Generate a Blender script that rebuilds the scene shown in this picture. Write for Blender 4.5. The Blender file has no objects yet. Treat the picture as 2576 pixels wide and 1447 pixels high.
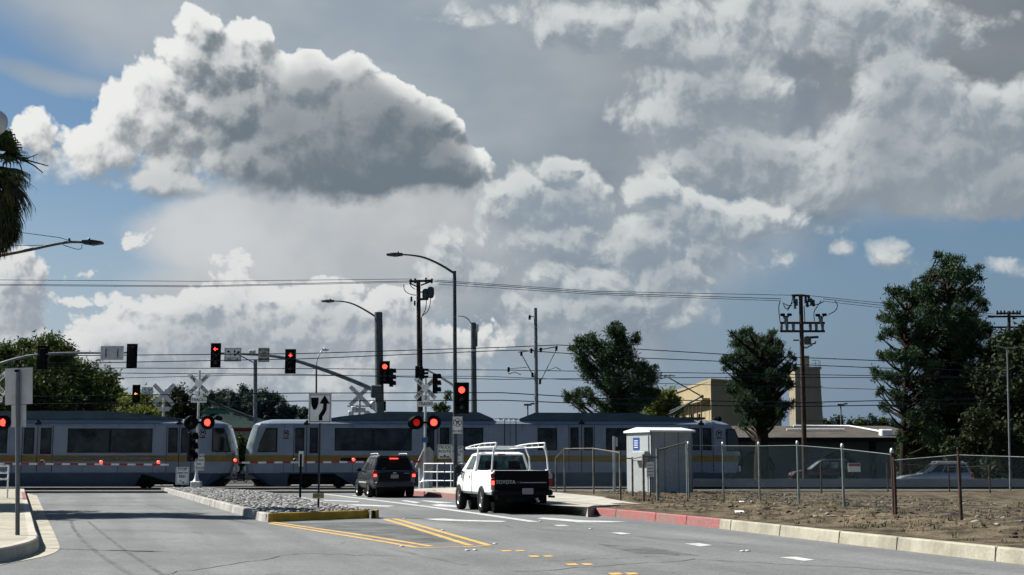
import bpy, bmesh, math, random
from mathutils import Vector, Matrix
PI = math.pi
R = math.radians
sc = bpy.context.scene
COL = sc.collection
# ------------------------------------------------------------------ camera
F = 3400.0            # focal length in units of a 2575-wide frame
CAMH = 1.32
HOR = 1170.0
TH = math.atan((HOR-723.5)/F)
cam_d = bpy.data.cameras.new('camera')
cam = bpy.data.objects.new('camera', cam_d); COL.objects.link(cam)
cam.location = (0, 0, CAMH)
cam.rotation_euler = (PI/2+TH, 0, 0)
cam_d.sensor_width = 36.0
cam_d.lens = 36.0*F/2575.0
cam_d.clip_start = 0.2
cam_d.clip_end = 30000
sc.camera = cam
# ------------------------------------------------------------------ light
SUN_EL, SUN_AHEAD = 46.0, 22.0      # elevation; degrees ahead of straight left
sa = R(SUN_AHEAD)
sun_vec = Vector((-math.cos(sa)*math.cos(R(SUN_EL)), math.sin(sa)*math.cos(R(SUN_EL)), math.sin(R(SUN_EL))))
sd = bpy.data.lights.new('sun', 'SUN'); sd.energy = 4.9; sd.angle = R(0.53); sd.color = (1.0, 0.97, 0.91)
sun = bpy.data.objects.new('sun', sd); COL.objects.link(sun)
sun.rotation_euler = sun_vec.to_track_quat('Z', 'Y').to_euler()
sc.view_settings.view_transform = 'Standard'
sc.view_settings.look = 'None'
sc.view_settings.exposure = 1.2
sc.view_settings.gamma = 1.0
sc.cycles.max_bounces = 8
sc.cycles.transparent_max_bounces = 24
sc.cycles.volume_bounces = 0
sc.cycles.use_adaptive_sampling = True
sc.cycles.adaptive_threshold = 0.02
sc.cycles.adaptive_min_samples = 12

def ray(u, v):
    """direction (y = 1) seen at u, v of a 2575 x 1447 frame"""
    x, y = (u-1287.5)/F, (723.5-v)/F
    c, s = math.cos(TH), math.sin(TH)
    dy, dz = c - y*s, s + y*c
    return Vector((x/dy, 1.0, dz/dy))
def P(u, v, d):
    r = ray(u, v); return Vector((r.x*d, d, CAMH+r.z*d))
def G(u, v, h=0.0):
    r = ray(u, v); d = (h-CAMH)/r.z
    return Vector((r.x*d, d, h))
def PX(d):            # metres per frame pixel at distance d
    return d/F
# ------------------------------------------------------------------ world: sky with layered clouds, laid out by compass direction
world = bpy.data.worlds.new('World'); sc.world = world; world.use_nodes = True
NT = world.node_tree; NT.nodes.clear()
def azel(u, v):
    r = ray(u, v).normalized()
    return (math.atan2(r.x, r.y)*3.4, math.asin(r.z)*3.4)
class NB:
    def __init__(s, t): s.t = t
    def n(s, typ, **k):
        nd = s.t.nodes.new(typ)
        for a, b in k.items(): setattr(nd, a, b)
        return nd
    def link(s, a, b): s.t.links.new(a, b)
    def put(s, sock, val):
        if hasattr(val, 'is_output') or isinstance(val, bpy.types.NodeSocket): s.link(val, sock)
        else: sock.default_value = val
    def m(s, op, a, b=0.0, c=0.0, clamp=False):
        nd = s.n('ShaderNodeMath', operation=op, use_clamp=clamp)
        s.put(nd.inputs[0], a); s.put(nd.inputs[1], b); s.put(nd.inputs[2], c)
        return nd.outputs[0]
    def v(s, op, a, b=(0, 0, 0), sc_=None):
        nd = s.n('ShaderNodeVectorMath', operation=op)
        s.put(nd.inputs[0], a); s.put(nd.inputs[1], b)
        if sc_ is not None: s.put(nd.inputs['Scale'], sc_)
        return nd.outputs['Value'] if op in ('DOT_PRODUCT', 'LENGTH') else nd.outputs[0]
    def noise(s, vec, scale, detail=4, rough=0.5, out=0, dist=0.0):
        nd = s.n('ShaderNodeTexNoise'); s.put(nd.inputs['Vector'], vec)
        nd.inputs['Scale'].default_value = scale; nd.inputs['Detail'].default_value = detail
        nd.inputs['Roughness'].default_value = rough; nd.inputs['Distortion'].default_value = dist
        return nd.outputs[out]
    def rng(s, val, a, b, c=0.0, d=1.0, smooth=True):
        nd = s.n('ShaderNodeMapRange', interpolation_type='SMOOTHSTEP' if smooth else 'LINEAR')
        s.put(nd.inputs[0], val)
        for i, x in enumerate((a, b, c, d)): s.put(nd.inputs[i+1], x)
        return nd.outputs[0]
    def mix(s, f, a, b):
        nd = s.n('ShaderNodeMix', data_type='RGBA')
        s.put(nd.inputs[0], f)
        for i, x in ((6, a), (7, b)):
            s.put(nd.inputs[i], x if isinstance(x, bpy.types.NodeSocket) else (*x, 1))
        return nd.outputs[2]
def cloud_field(name, blobs, w1, a1, w2, a2, bil_s, bil_a, fine_a, smooth, floor=-1.0, nz=0.0, nzs=2.0):
    """group: vector (azimuth, elevation) -> signed thickness"""
    g = bpy.data.node_groups.new(name, 'ShaderNodeTree')
    g.interface.new_socket('q', in_out='INPUT', socket_type='NodeSocketVector')
    g.interface.new_socket('d', in_out='OUTPUT', socket_type='NodeSocketFloat')
    g.interface.new_socket('s', in_out='OUTPUT', socket_type='NodeSocketFloat')
    b = NB(g); gi = b.n('NodeGroupInput'); go = b.n('NodeGroupOutput')
    q = gi.outputs[0]
    n1 = b.v('SUBTRACT', b.noise(q, w1, 2, 0.5, 1), (0.5, 0.5, 0.5))
    n2 = b.v('SUBTRACT', b.noise(q, w2, 4, 0.6, 1), (0.5, 0.5, 0.5))
    q1 = b.v('ADD', q, b.v('SCALE', n1, sc_=a1))
    q2 = b.v('ADD', q1, b.v('SCALE', n2, sc_=a2))
    q2 = b.v('MULTIPLY', q2, (1, 1, 0))
    D = floor
    for (u, v, ru, rv, rot, am) in blobs:
        cx, cy = azel(u, v)
        d = b.v('SUBTRACT', q2, (cx, cy, 0))
        if rot:
            c, s_ = math.cos(R(rot)), math.sin(R(rot))
            dx_ = b.v('DOT_PRODUCT', d, (c*1000/ru, s_*1000/ru, 0)); dy_ = b.v('DOT_PRODUCT', d, (-s_*1000/rv, c*1000/rv, 0))
            nd = b.n('ShaderNodeCombineXYZ'); b.link(dx_, nd.inputs[0]); b.link(dy_, nd.inputs[1])
            d = nd.outputs[0]
        else:
            d = b.v('MULTIPLY', d, (1000/ru, 1000/rv, 0))
        e = b.m('MULTIPLY_ADD', b.v('DOT_PRODUCT', d, d), -am, am)
        D = b.m('SMOOTH_MAX', e, D, smooth)
    if nz: D = b.m('ADD', D, b.m('MULTIPLY_ADD', b.noise(q, nzs, 3, 0.5), nz, -0.5*nz))
    b.link(D, go.inputs[1])
    if bil_a:
        vo = b.n('ShaderNodeTexVoronoi', feature='F1', voronoi_dimensions='2D')
        vo.inputs['Scale'].default_value = bil_s; vo.inputs['Detail'].default_value = 3.0
        vo.inputs['Roughness'].default_value = 0.55; vo.inputs['Lacunarity'].default_value = 2.2
        b.link(q1 if a2 < 0.03 else q2, vo.inputs['Vector'])
        D = b.m('ADD', D, b.m('MULTIPLY_ADD', vo.outputs['Distance'], -bil_a, 0.58*bil_a))
    if fine_a:
        fn = b.noise(q1, 22.0, 5, 0.62)
        D = b.m('ADD', D, b.m('MULTIPLY_ADD', fn, fine_a, -0.5*fine_a))
    b.link(D, go.inputs[0])
    return g
W = NB(NT)
tc = W.n('ShaderNodeTexCoord')
dirv = W.v('NORMALIZE', tc.outputs['Generated'])
sp = W.n('ShaderNodeSeparateXYZ'); W.link(dirv, sp.inputs[0])
az = W.m('MULTIPLY', W.m('ARCTAN2', sp.outputs[0], sp.outputs[1]), 3.4)
el = W.m('MULTIPLY', W.m('ARCSINE', sp.outputs[2]), 3.4)
cq = W.n('ShaderNodeCombineXYZ'); W.link(az, cq.inputs[0]); W.link(el, cq.inputs[1])
Q = cq.outputs[0]
sky = W.n('ShaderNodeTexSky', sky_type='NISHITA'); sky.sun_disc = False
sky.sun_elevation = R(SUN_EL); sky.sun_rotation = math.atan2(sun_vec.x, sun_vec.y)
sky.air_density = 1.0; sky.dust_density = 0.6; sky.ozone_density = 2.0
base = W.v('MULTIPLY', sky.outputs[0], (0.37, 0.435, 0.46))
hz = W.mix(W.rng(az, -1.2, 1.3), tuple(x*10 for x in (0.25, 0.285, 0.325)), tuple(x*10 for x in (0.100, 0.142, 0.200)))
base = W.mix(W.rng(el, 0.06, 0.85, 0.96, 0.0), base, hz)

def field(g, q, k=0):
    nd = W.n('ShaderNodeGroup'); nd.node_tree = g; W.link(q, nd.inputs[0]); return nd.outputs[k]
K = 10.0     # the Background strength is 0.1: cloud radiance is given as seen, times K
def layer(below, g, edge, k, lit, shade, tau=(0.4, 0.5, 1.0, 0.8), d1=(-0.008, 0.016), d2=(-0.03, 0.06), d3=(-0.07, 0.15), relief=0.5, rr=0.16, opac=1.0, mid=None):
    f0 = field(g, Q)
    f1 = field(g, W.v('ADD', Q, (d1[0], d1[1], 0)))
    s0_ = field(g, Q, 1)
    f2 = field(g, W.v('ADD', Q, (d2[0], d2[1], 0)), 1)
    a = W.rng(f0, 0.0, edge)
    if opac < 1.0: a = W.m('MULTIPLY', a, opac)
    t = W.m('MULTIPLY', W.m('MAXIMUM', f0, 0.0), tau[0])
    t = W.m('MULTIPLY_ADD', W.m('MAXIMUM', s0_, 0.0), tau[1], t)
    t = W.m('MULTIPLY_ADD', W.m('MAXIMUM', f2, 0.0), tau[2], t)
    if d3:
        f3 = field(g, W.v('ADD', Q, (d3[0], d3[1], 0)), 1)
        t = W.m('MULTIPLY_ADD', W.m('MAXIMUM', f3, 0.0), tau[3], t)
    tr = W.m('EXPONENT', W.m('MULTIPLY', t, W.m('MULTIPLY', k, -1.0)))
    rel = W.rng(W.m('SUBTRACT', f0, f1), -rr*1.25, rr*1.25, -1.0, 1.0)
    amp = W.m('MULTIPLY_ADD', tr, relief, relief*0.22)
    lg = W.m('MULTIPLY_ADD', rel, amp, tr)
    if mid is not None: lg = W.m('ADD', lg, mid)
    lg = W.rng(lg, -0.16, 1.22)
    col = W.mix(lg, tuple(x*K for x in shade), tuple(x*K for x in lit))
    return W.mix(a, below, col)
# 0: thin high sheet
SH = cloud_field('sheet', [
    (1300, -60, 1300, 380, 0, 1.0), (1300, 280, 640, 360, 0, 1.0), (2450, 60, 900, 380, 0, 1.1), (300, -60, 640, 260, -25, 1.0),
    (1150, 600, 300, 150, 0, 0.6), (2000, 350, 500, 200, 0, .8), (160, 205, 230, 26, -14, .35),
    ], 1.1, 0.35, 4.0, 0.05, 6, 0.0, 0.0, 0.25, nz=0.5, nzs=1.6)
s0 = field(SH, Q)
thin = W.noise(W.v('MULTIPLY', Q, (1, 1.8, 1)), 1.6, 4, 0.5)
colS = W.mix(W.rng(thin, 0.35, 0.65), tuple(x*K for x in (0.185, 0.218, 0.248)), tuple(x*K for x in (0.262, 0.288, 0.310)))
azf = W.rng(az, -0.4, 0.9, 1.0, 0.56)
colS = W.v('SCALE', colS, sc_=azf)
c = W.mix(W.m('MULTIPLY', W.rng(s0, -0.15, 0.6), 0.95), base, colS)
LS = cloud_field('low_sheet', [(800, 590, 500, 140, 0, 1.3), (1060, 570, 320, 120, 0, 1.0), (700, 720, 400, 120, 0, .8), (1100, 700, 260, 120, 0, .6)],
    1.6, 0.2, 4.0, 0.08, 6, 0.0, 0.0, 0.25, nz=0.4, nzs=2.2)
c = W.mix(W.rng(field(LS, Q), 0.0, 0.6, 0.0, 0.92), c, W.mix(W.rng(W.noise(Q, 3.0, 4, 0.5), 0.3, 0.7), (2.7, 2.82, 2.95), (3.7, 3.78, 3.80)))
MS = cloud_field('mid_sheet', [(1500, 560, 420, 200, 0, 1.0), (1400, 760, 420, 170, 0, 1.0), (1750, 640, 330, 160, 0, .8), (2250, 400, 500, 180, 0, .9), (1850, 300, 420, 200, 0, .8)],
    1.8, 0.3, 5.0, 0.10, 6, 0.0, 0.0, 0.25, nz=0.9, nzs=2.6)
c = W.mix(W.rng(field(MS, Q), -0.1, 0.9, 0.0, 0.85), c, W.mix(W.rng(W.noise(Q, 3.4, 5, 0.55), 0.32, 0.68), (1.20, 1.50, 1.85), (2.25, 2.48, 2.70)))
def ev(v): return azel(1287, v)[1]
blot = W.rng(W.noise(Q, 3.3, 3, 0.5), 0.38, 0.66, -0.16, 0.16)
# 1: low bank over the horizon
BK = cloud_field('bank', [
    (30, 760, 120, 140, 0, 1.0), (60, 880, 130, 140, 0, 1.0), (-300, 800, 300, 240, 0, 1.0),
    (350, 590, 66, 36, 0, .35), (585, 690, 75, 62, 0, .5), (500, 800, 260, 80, 0, .9), (380, 870, 300, 120, 0, 1.0), (700, 850, 360, 150, 0, 1.1),
    (960, 880, 330, 140, 0, 1.0), (780, 745, 100, 55, 0, .7), (1000, 790, 150, 80, 0, .8), (1100, 880, 160, 100, 0, .7), (640, 960, 560, 100, 0, 1.1), (200, 960, 260, 90, 0, .9),
    (200, 665, 110, 26, 12, .25), (250, 740, 160, 20, 4, .2),
    ], 3.2, 0.10, 9.0, 0.05, 8, 0.62, 0.18, 0.16, nz=0.4, nzs=5.0)
c = layer(c, BK, W.rng(el, ev(1010), ev(850), 1.2, 0.17), 0.78, (0.43, 0.44, 0.435), (0.190, 0.215, 0.245), d1=(-0.012, 0.022), relief=0.62, rr=0.22, d3=None, mid=blot)
# 2: broken cloud on the right
RT = cloud_field('broken', [
    (1250, 10, 260, 50, 0, .35), (1500, 60, 260, 90, -8, .7), (1700, 90, 330, 120, -8, .9), (1800, 210, 300, 110, -10, .9), (2050, 50, 520, 130, -8, .8), (1720, 300, 240, 80, -8, .8), (1900, 380, 270, 120, 0, 1.0), (1780, 420, 200, 80, 0, .8),
    (2260, 250, 170, 150, 20, 1.2), (2200, 360, 230, 130, 0, 1.2), (2300, 430, 330, 120, 0, 1.5), (2430, 330, 160, 120, 0, 1.0), (2460, 470, 380, 90, 0, 1.3), (2620, 330, 130, 150, 0, 1.1), (2330, 120, 60, 130, -25, .7), (2050, 480, 260, 70, 0, .9),
    (2140, 632, 70, 30, 0, .5), (2240, 645, 60, 46, -20, .45), (2310, 695, 80, 36, -10, .3), (2540, 685, 100, 34, 0, .45), (1880, 700, 50, 26, 0, .3), (2150, 560, 260, 40, 0, .3),
    ], 2.6, 0.17, 8.0, 0.075, 7, 0.55, 0.26, 0.18, nz=0.36, nzs=3.6)
c = layer(c, RT, 0.55, 1.0, (0.375, 0.392, 0.392), (0.150, 0.178, 0.205), d1=(-0.016, 0.028), relief=0.70, rr=0.26, d3=None, mid=W.rng(W.noise(Q, 4.5, 4, 0.5), 0.36, 0.66, -0.10, 0.24))
# 2b: towers through the middle
TW = cloud_field('towers', [
    (1400, 435, 90, 60, 0, .9), (1460, 490, 110, 80, 0, 1.0), (1320, 510, 140, 90, 0, 1.0), (1250, 600, 110, 70, 0, .6), (1400, 590, 160, 60, 0, .7),
    (1640, 480, 90, 70, 0, .8), (1720, 540, 160, 100, 0, .9), (1600, 610, 160, 110, 0, .9), (1780, 630, 130, 80, 0, .7), (1900, 550, 160, 70, 0, .9), (1880, 620, 110, 70, -25, .6), (1980, 650, 70, 50, -40, .5),
    (1480, 700, 170, 80, 0, .8), (1640, 700, 190, 80, 0, .8), (1380, 780, 160, 80, 0, .8), (1560, 790, 230, 90, 0, .9), (1720, 780, 110, 70, 0, .7), (1340, 860, 140, 60, 0, .6), (1110, 600, 110, 70, 0, .7), (1160, 680, 150, 90, 0, .7),
    ], 3.0, 0.14, 8.0, 0.075, 7.5, 0.62, 0.20, 0.18, nz=0.25, nzs=4.5)
c = layer(c, TW, W.rng(el, ev(920), ev(700), 1.1, 0.42), 1.15, (0.395, 0.412, 0.408), (0.155, 0.188, 0.220), d1=(-0.012, 0.022), relief=0.70, rr=0.24, opac=0.95, mid=W.rng(W.noise(Q, 5.0, 4, 0.5), 0.36, 0.66, -0.08, 0.20), d3=None)
# 3: the big cumulus
HR = cloud_field('cumulus', [
    (505, 60, 80, 64, 0, .7), (480, 140, 100, 80, 0, .6), (600, 120, 100, 85, 0, .7), (655, 70, 44, 44, 0, .6), (400, 210, 100, 80, 0, .7),
    (560, 260, 150, 120, 0, .75), (340, 310, 150, 120, 0, .65), (250, 360, 140, 90, 0, .7), (95, 330, 78, 70, 0, .6), (170, 405, 160, 64, -5, .6),
    (480, 370, 270, 135, 0, .7), (760, 230, 150, 130, 0, 1.3), (880, 215, 100, 95, 0, 1.0), (880, 340, 300, 180, 0, 1.8), (1010, 320, 90, 110, 0, 1.3),
    (1100, 420, 140, 80, -15, 1.3), (800, 425, 420, 100, 0, 1.0), (450, 455, 240, 56, 0, .9), (1222, 430, 34, 55, 20, .5), (690, 190, 90, 70, 0, .9), (780, 130, 54, 38, 0, .7),
    ], 3.0, 0.085, 10.0, 0.032, 7.5, 0.55, 0.15, 0.30, nz=0.18, nzs=3.0)
c = layer(c, HR, W.rng(el, ev(520), ev(380), 0.9, 0.16), W.rng(az, azel(560, 300)[0], azel(800, 300)[0], 1.0, 1.9), (0.50, 0.505, 0.495), (0.092, 0.115, 0.136), tau=(0.35, 0.55, 1.0, 0.9), d1=(-0.018, 0.032), d2=(-0.03, 0.06), d3=(-0.06, 0.16), relief=0.62, rr=0.26, mid=W.m('MULTIPLY', W.rng(W.noise(Q, 2.6, 3, 0.45), 0.38, 0.66, -0.02, 0.26), W.rng(az, azel(700, 300)[0], azel(850, 300)[0], 1.0, 0.4)))
bg = W.n('ShaderNodeBackground'); bg.inputs['Strength'].default_value = 0.073
W.link(c, bg.inputs['Color'])
wo = W.n('ShaderNodeOutputWorld'); W.link(bg.outputs[0], wo.inputs[0])
world.cycles.sampling_method = 'MANUAL'; world.cycles.sample_map_resolution = 512
# ------------------------------------------------------------------ helpers
rnd = random.Random(7)
MATS = {}
def mat(name, col, rough=0.7, metal=0.0, var=0.0, vs=3.0, bump=0.0, bs=20.0, emit=None, es=1.0, spec=None, col2=None, fine=0.0, coat=0.0, obj=False, streak=0.0):
    """principled material whose colour wanders by procedural noise"""
    if name in MATS: return MATS[name]
    A = 1.0 if emit else 0.74
    col = tuple(x*A for x in col); col2 = tuple(x*A for x in col2) if col2 else None
    m = bpy.data.materials.new(name); m.use_nodes = True; MATS[name] = m
    nt = m.node_tree; b = NB(nt); p = nt.nodes['Principled BSDF']
    p.inputs['Base Color'].default_value = (*col, 1)
    p.inputs['Roughness'].default_value = rough; p.inputs['Metallic'].default_value = metal
    if spec is None: spec = 0.03 if rough >= 0.88 else 0.12 if rough >= 0.6 else 0.3
    p.inputs['Specular IOR Level'].default_value = spec
    if coat: p.inputs['Coat Weight'].default_value = coat; p.inputs['Coat Roughness'].default_value = 0.08
    if obj:
        co = b.n('ShaderNodeTexCoord').outputs['Object']
    else:
        co = b.n('ShaderNodeNewGeometry').outputs['Position']
    if var or col2 or fine or streak:
        c2 = col2 or tuple(x*(1-var) for x in col); c1 = col if col2 else tuple(min(1, x*(1+var*0.6)) for x in col)
        f = b.rng(b.noise(co, vs, 5, 0.6), 0.34, 0.66)
        o = b.mix(f, c2, c1)
        if streak:
            st = b.rng(b.noise(b.v('MULTIPLY', co, (3.0, 3.0, 0.25)), 2.2, 4, 0.6), 0.45, 0.75)
            o = b.mix(b.m('MULTIPLY', st, streak), o, tuple(x*0.45 for x in col))
        if fine:
            fn = b.rng(b.noise(co, vs*14, 3, 0.7), 0.3, 0.7, 1-fine, 1+fine)
            o = b.v('SCALE', o, sc_=fn)
        b.link(o, p.inputs['Base Color'])
        rr = b.rng(f, 0, 1, min(1, rough*1.12), rough*0.88)
        b.link(rr, p.inputs['Roughness'])
    if bump:
        bp = b.n('ShaderNodeBump'); bp.inputs['Strength'].default_value = bump; bp.inputs['Distance'].default_value = 0.02
        b.link(b.noise(co, bs, 4, 0.6), bp.inputs['Height']); b.link(bp.outputs[0], p.inputs['Normal'])
    if emit:
        p.inputs['Emission Color'].default_value = (*emit, 1); p.inputs['Emission Strength'].default_value = es
    return m
class MB:
    """collects faces; build() links them as one mesh object"""
    def __init__(s): s.v = []; s.f = []; s.mi = []; s.ms = []; s.sm = []
    def _m(s, m):
        if m not in s.ms: s.ms.append(m)
        return s.ms.index(m)
    def add(s, vs, fs, m, smooth=False):
        o = len(s.v); s.v.extend(tuple(p) for p in vs); k = s._m(m)
        for f in fs: s.f.append(tuple(o+i for i in f)); s.mi.append(k); s.sm.append(smooth)
        return s
    def box(s, c, size, m, rz=0.0, M=None, bevel=0.0):
        hx, hy, hz = size[0]/2, size[1]/2, size[2]/2
        if bevel and min(hx, hy, hz) > bevel*1.01:
            B = bevel; vs = []; idx = {}
            for sx in (-1, 1):
                for sy in (-1, 1):
                    for sz in (-1, 1):
                        for k in range(3):
                            d = [hx, hy, hz]; q = [d[i]-(B if i != k else 0) for i in range(3)]
                            idx[(sx, sy, sz, k)] = len(vs); vs.append(Vector((sx*q[0], sy*q[1], sz*q[2])))
            fs = []
            for k in range(3):
                a, b_ = [i for i in range(3) if i != k]
                for sg in (-1, 1):
                    def kk(p, q):
                        t = [0, 0, 0]; t[k] = sg; t[a] = p; t[b_] = q; return idx[(t[0], t[1], t[2], k)]
                    f = [kk(-1, -1), kk(1, -1), kk(1, 1), kk(-1, 1)]
                    fs.append(f)
            for k in range(3):           # edges: between the faces of the two other axes
                a, b_ = [i for i in range(3) if i != k]
                for p in (-1, 1):
                    for q in (-1, 1):
                        def e(sg, which):
                            t = [0, 0, 0]; t[k] = sg; t[a] = p; t[b_] = q; return idx[(t[0], t[1], t[2], which)]
                        fs.append([e(-1, a), e(1, a), e(1, b_), e(-1, b_)])
            for sx in (-1, 1):
                for sy in (-1, 1):
                    for sz in (-1, 1): fs.append([idx[(sx, sy, sz, k)] for k in range(3)])
            out = []
            for f in fs:                 # wind outward
                n = (vs[f[1]]-vs[f[0]]).cross(vs[f[2]]-vs[f[0]]); ce = sum((vs[i] for i in f), Vector())
                out.append(f if n.dot(ce) > 0 else f[::-1])
            fs = out
        else:
            vs = [Vector((x, y, z)) for x in (-hx, hx) for y in (-hy, hy) for z in (-hz, hz)]
            fs = [(0, 1, 3, 2), (4, 6, 7, 5), (0, 4, 5, 1), (2, 3, 7, 6), (0, 2, 6, 4), (1, 5, 7, 3)]
        MM = M if M is not None else Matrix.Rotation(rz, 3, 'Z')
        cc = Vector(c)
        return s.add([MM @ p + cc for p in vs], fs, m)
    def tube(s, pts, r, m, seg=8, caps=True, smooth=True):
        pts = [Vector(p) for p in pts]; n = len(pts)
        rs = r if isinstance(r, (list, tuple)) else [r]*n
        vs = []; fs = []; up = None
        for i, p in enumerate(pts):
            t = (pts[min(i+1, n-1)]-pts[max(i-1, 0)]).normalized()
            if up is None:
                up = Vector((0, 0, 1)) if abs(t.z) < 0.9 else Vector((0, 1, 0))
            a = t.cross(up).normalized(); b = a.cross(t).normalized(); up = b
            for k in range(seg):
                w = 2*PI*k/seg; vs.append(p + (a*math.cos(w)+b*math.sin(w))*rs[i])
        for i in range(n-1):
            for k in range(seg):
                k2 = (k+1) % seg; fs.append((i*seg+k, i*seg+k2, (i+1)*seg+k2, (i+1)*seg+k))
        s.add(vs, fs, m, smooth)
        if caps: s.add([vs[k] for k in range(seg)], [tuple(range(seg))[::1]], m); s.add([vs[(n-1)*seg+k] for k in range(seg)], [tuple(range(seg))[::-1]], m)
        return s
    def lathe(s, prof, m, c=(0, 0, 0), ax='Z', seg=20, smooth=True):
        vs = []; fs = []; c = Vector(c)
        for (r, h) in prof:
            for k in range(seg):
                w = 2*PI*k/seg; x, y = r*math.cos(w), r*math.sin(w)
                vs.append(c + (Vector((x, y, h)) if ax == 'Z' else Vector((x, h, y)) if ax == 'Y' else Vector((h, x, y))))
        for i in range(len(prof)-1):
            for k in range(seg):
                k2 = (k+1) % seg; f = (i*seg+k, i*seg+k2, (i+1)*seg+k2, (i+1)*seg+k)
                fs.append(f if ax != 'Y' else f[::-1])
        return s.add(vs, fs, m, smooth)
    def prism(s, poly, h0, h1, m, mtop=None):
        """vertical prism over an (x, y) outline"""
        n = len(poly); vs = [(x, y, h0) for x, y in poly]+[(x, y, h1) for x, y in poly]
        ar = sum(poly[i][0]*poly[(i+1) % n][1]-poly[(i+1) % n][0]*poly[i][1] for i in range(n))
        side = [(i, (i+1) % n, n+(i+1) % n, n+i) for i in range(n)]; top = tuple(range(n, 2*n)); bot = tuple(range(n))[::-1]
        if ar < 0: side = [f[::-1] for f in side]; top = top[::-1]; bot = bot[::-1]
        s.add(vs, side+[bot], m); s.add(vs, [top], mtop or m); return s
    def slab(s, poly, y0, y1, m):
        """outline in (x, z) extruded in y"""
        n = len(poly); vs = [(x, y0, z) for x, z in poly]+[(x, y1, z) for x, z in poly]
        ar = sum(poly[i][0]*poly[(i+1) % n][1]-poly[(i+1) % n][0]*poly[i][1] for i in range(n))
        fs = [(i, (i+1) % n, n+(i+1) % n, n+i) for i in range(n)]+[tuple(range(n))[::-1], tuple(range(n, 2*n))]
        if ar > 0: fs = [f[::-1] for f in fs]
        return s.add(vs, fs, m)
    def build(s, name, parent=None, org=None, shift=None):
        me = bpy.data.meshes.new(name)
        if org is None and parent is not None: org = parent.get('_org')
        o = Vector(org) if org is not None else Vector((0, 0, 0))
        vs = [(x-o.x, y-o.y, z-o.z) for x, y, z in s.v] if org is not None else s.v
        me.from_pydata(vs, [], s.f)
        for m in s.ms: me.materials.append(m)
        me.polygons.foreach_set('material_index', s.mi); me.polygons.foreach_set('use_smooth', s.sm)
        me.update()
        ob = bpy.data.objects.new(name, me); COL.objects.link(ob)
        if parent is not None:
            ob.parent = parent
            if parent.get('_org') is not None: ob['_org'] = parent['_org']
        return ob
def tag(o, label, cat, group=None, kind=None):
    if label: o['label'] = label
    if cat: o['category'] = cat
    if group: o['group'] = group
    if kind: o['kind'] = kind
    return o
def thing(name, label, cat, loc=(0, 0, 0), rz=0.0, group=None, world_coords=False):
    """an Empty at the thing's base; with world_coords its parts are given in world coordinates"""
    o = bpy.data.objects.new(name, None); COL.objects.link(o); o.location = loc; o.rotation_euler = (0, 0, rz)
    o.empty_display_size = 0.2
    if world_coords: o['_org'] = tuple(loc)
    return tag(o, label, cat, group)
def struct(mb, name, label=None):
    o = mb.build(name); o['kind'] = 'structure'
    if label: o['label'] = label
    return o
def copy_tree(root, loc=None, rz=None, label=None, group=None):
    r = root.copy(); COL.objects.link(r)
    def rec(a, b):
        for ch in a.children:
            c = ch.copy(); COL.objects.link(c); c.parent = b; rec(ch, c)
    rec(root, r)
    if loc is not None: r.location = loc
    if rz is not None: r.rotation_euler = (0, 0, rz)
    if label: r['label'] = label
    if group: r['group'] = group
    return r
def text(name, s, size, m, parent, loc, rot=(PI/2, 0, 0), align='CENTER', sx=1.0, bold=0.0, depth=0.004):
    cu = bpy.data.curves.new(name, 'FONT'); cu.body = s; cu.size = size; cu.align_x = align; cu.align_y = 'CENTER'
    cu.extrude = depth; cu.offset = bold; cu.resolution_u = 3
    t = bpy.data.objects.new(name, cu); COL.objects.link(t)
    bpy.context.view_layer.update()
    me = bpy.data.meshes.new_from_object(t.evaluated_get(bpy.context.evaluated_depsgraph_get()))
    bpy.data.objects.remove(t); bpy.data.curves.remove(cu)
    me.materials.clear(); me.materials.append(m)
    o = bpy.data.objects.new(name, me); COL.objects.link(o); o.parent = parent
    M = Matrix.Translation(loc) @ Matrix.Rotation(rot[2], 4, 'Z') @ Matrix.Rotation(rot[1], 4, 'Y') @ Matrix.Rotation(rot[0], 4, 'X')
    me.transform(M @ Matrix.Diagonal((sx, 1, 1, 1)))
    return o
def cut(ob, cutters):
    """boolean difference, result stored as plain mesh, cutters removed"""
    for c in cutters:
        md = ob.modifiers.new('b', 'BOOLEAN'); md.operation = 'DIFFERENCE'; md.object = c; md.solver = 'EXACT'
    bpy.context.view_layer.update()
    me = bpy.data.meshes.new_from_object(ob.evaluated_get(bpy.context.evaluated_depsgraph_get()))
    ob.modifiers.clear(); ob.data = me
    for c in cutters: bpy.data.objects.remove(c)
def arcpts(p0, p1, p2, n=8):
    """quadratic curve"""
    p0, p1, p2 = Vector(p0), Vector(p1), Vector(p2)
    return [p0*(1-t)**2+p1*2*t*(1-t)+p2*t*t for t in [i/n for i in range(n+1)]]
# shared materials
M_steel = mat('galvanised_steel', (0.16, 0.18, 0.195), 0.6, 0.1, var=0.2, vs=2.0)
M_darksteel = mat('dark_painted_steel', (0.045, 0.058, 0.065), 0.5, 0.2, var=0.25, vs=1.5)
M_black = mat('signal_black', (0.008, 0.009, 0.010), 0.7, var=0.2, spec=0.06)
M_white = mat('white_paint', (0.92, 0.93, 0.92), 0.5, var=0.08, vs=4, streak=0.12)
M_signw = mat('sign_white', (0.98, 0.98, 0.93), 0.45, var=0.06, vs=5)
M_signk = mat('sign_black', (0.008, 0.008, 0.009), 0.7, spec=0.05)
M_signback = mat('bare_sign_back', (0.64, 0.64, 0.64), 0.6, 0.2, var=0.12, vs=3)
M_alu = mat('bare_aluminium', (0.60, 0.62, 0.62), 0.45, 0.5, var=0.12, vs=4)
M_red = mat('lit_red_lens', (0.8, 0.02, 0.02), 0.4, emit=(1.0, 0.045, 0.03), es=1.9)
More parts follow.
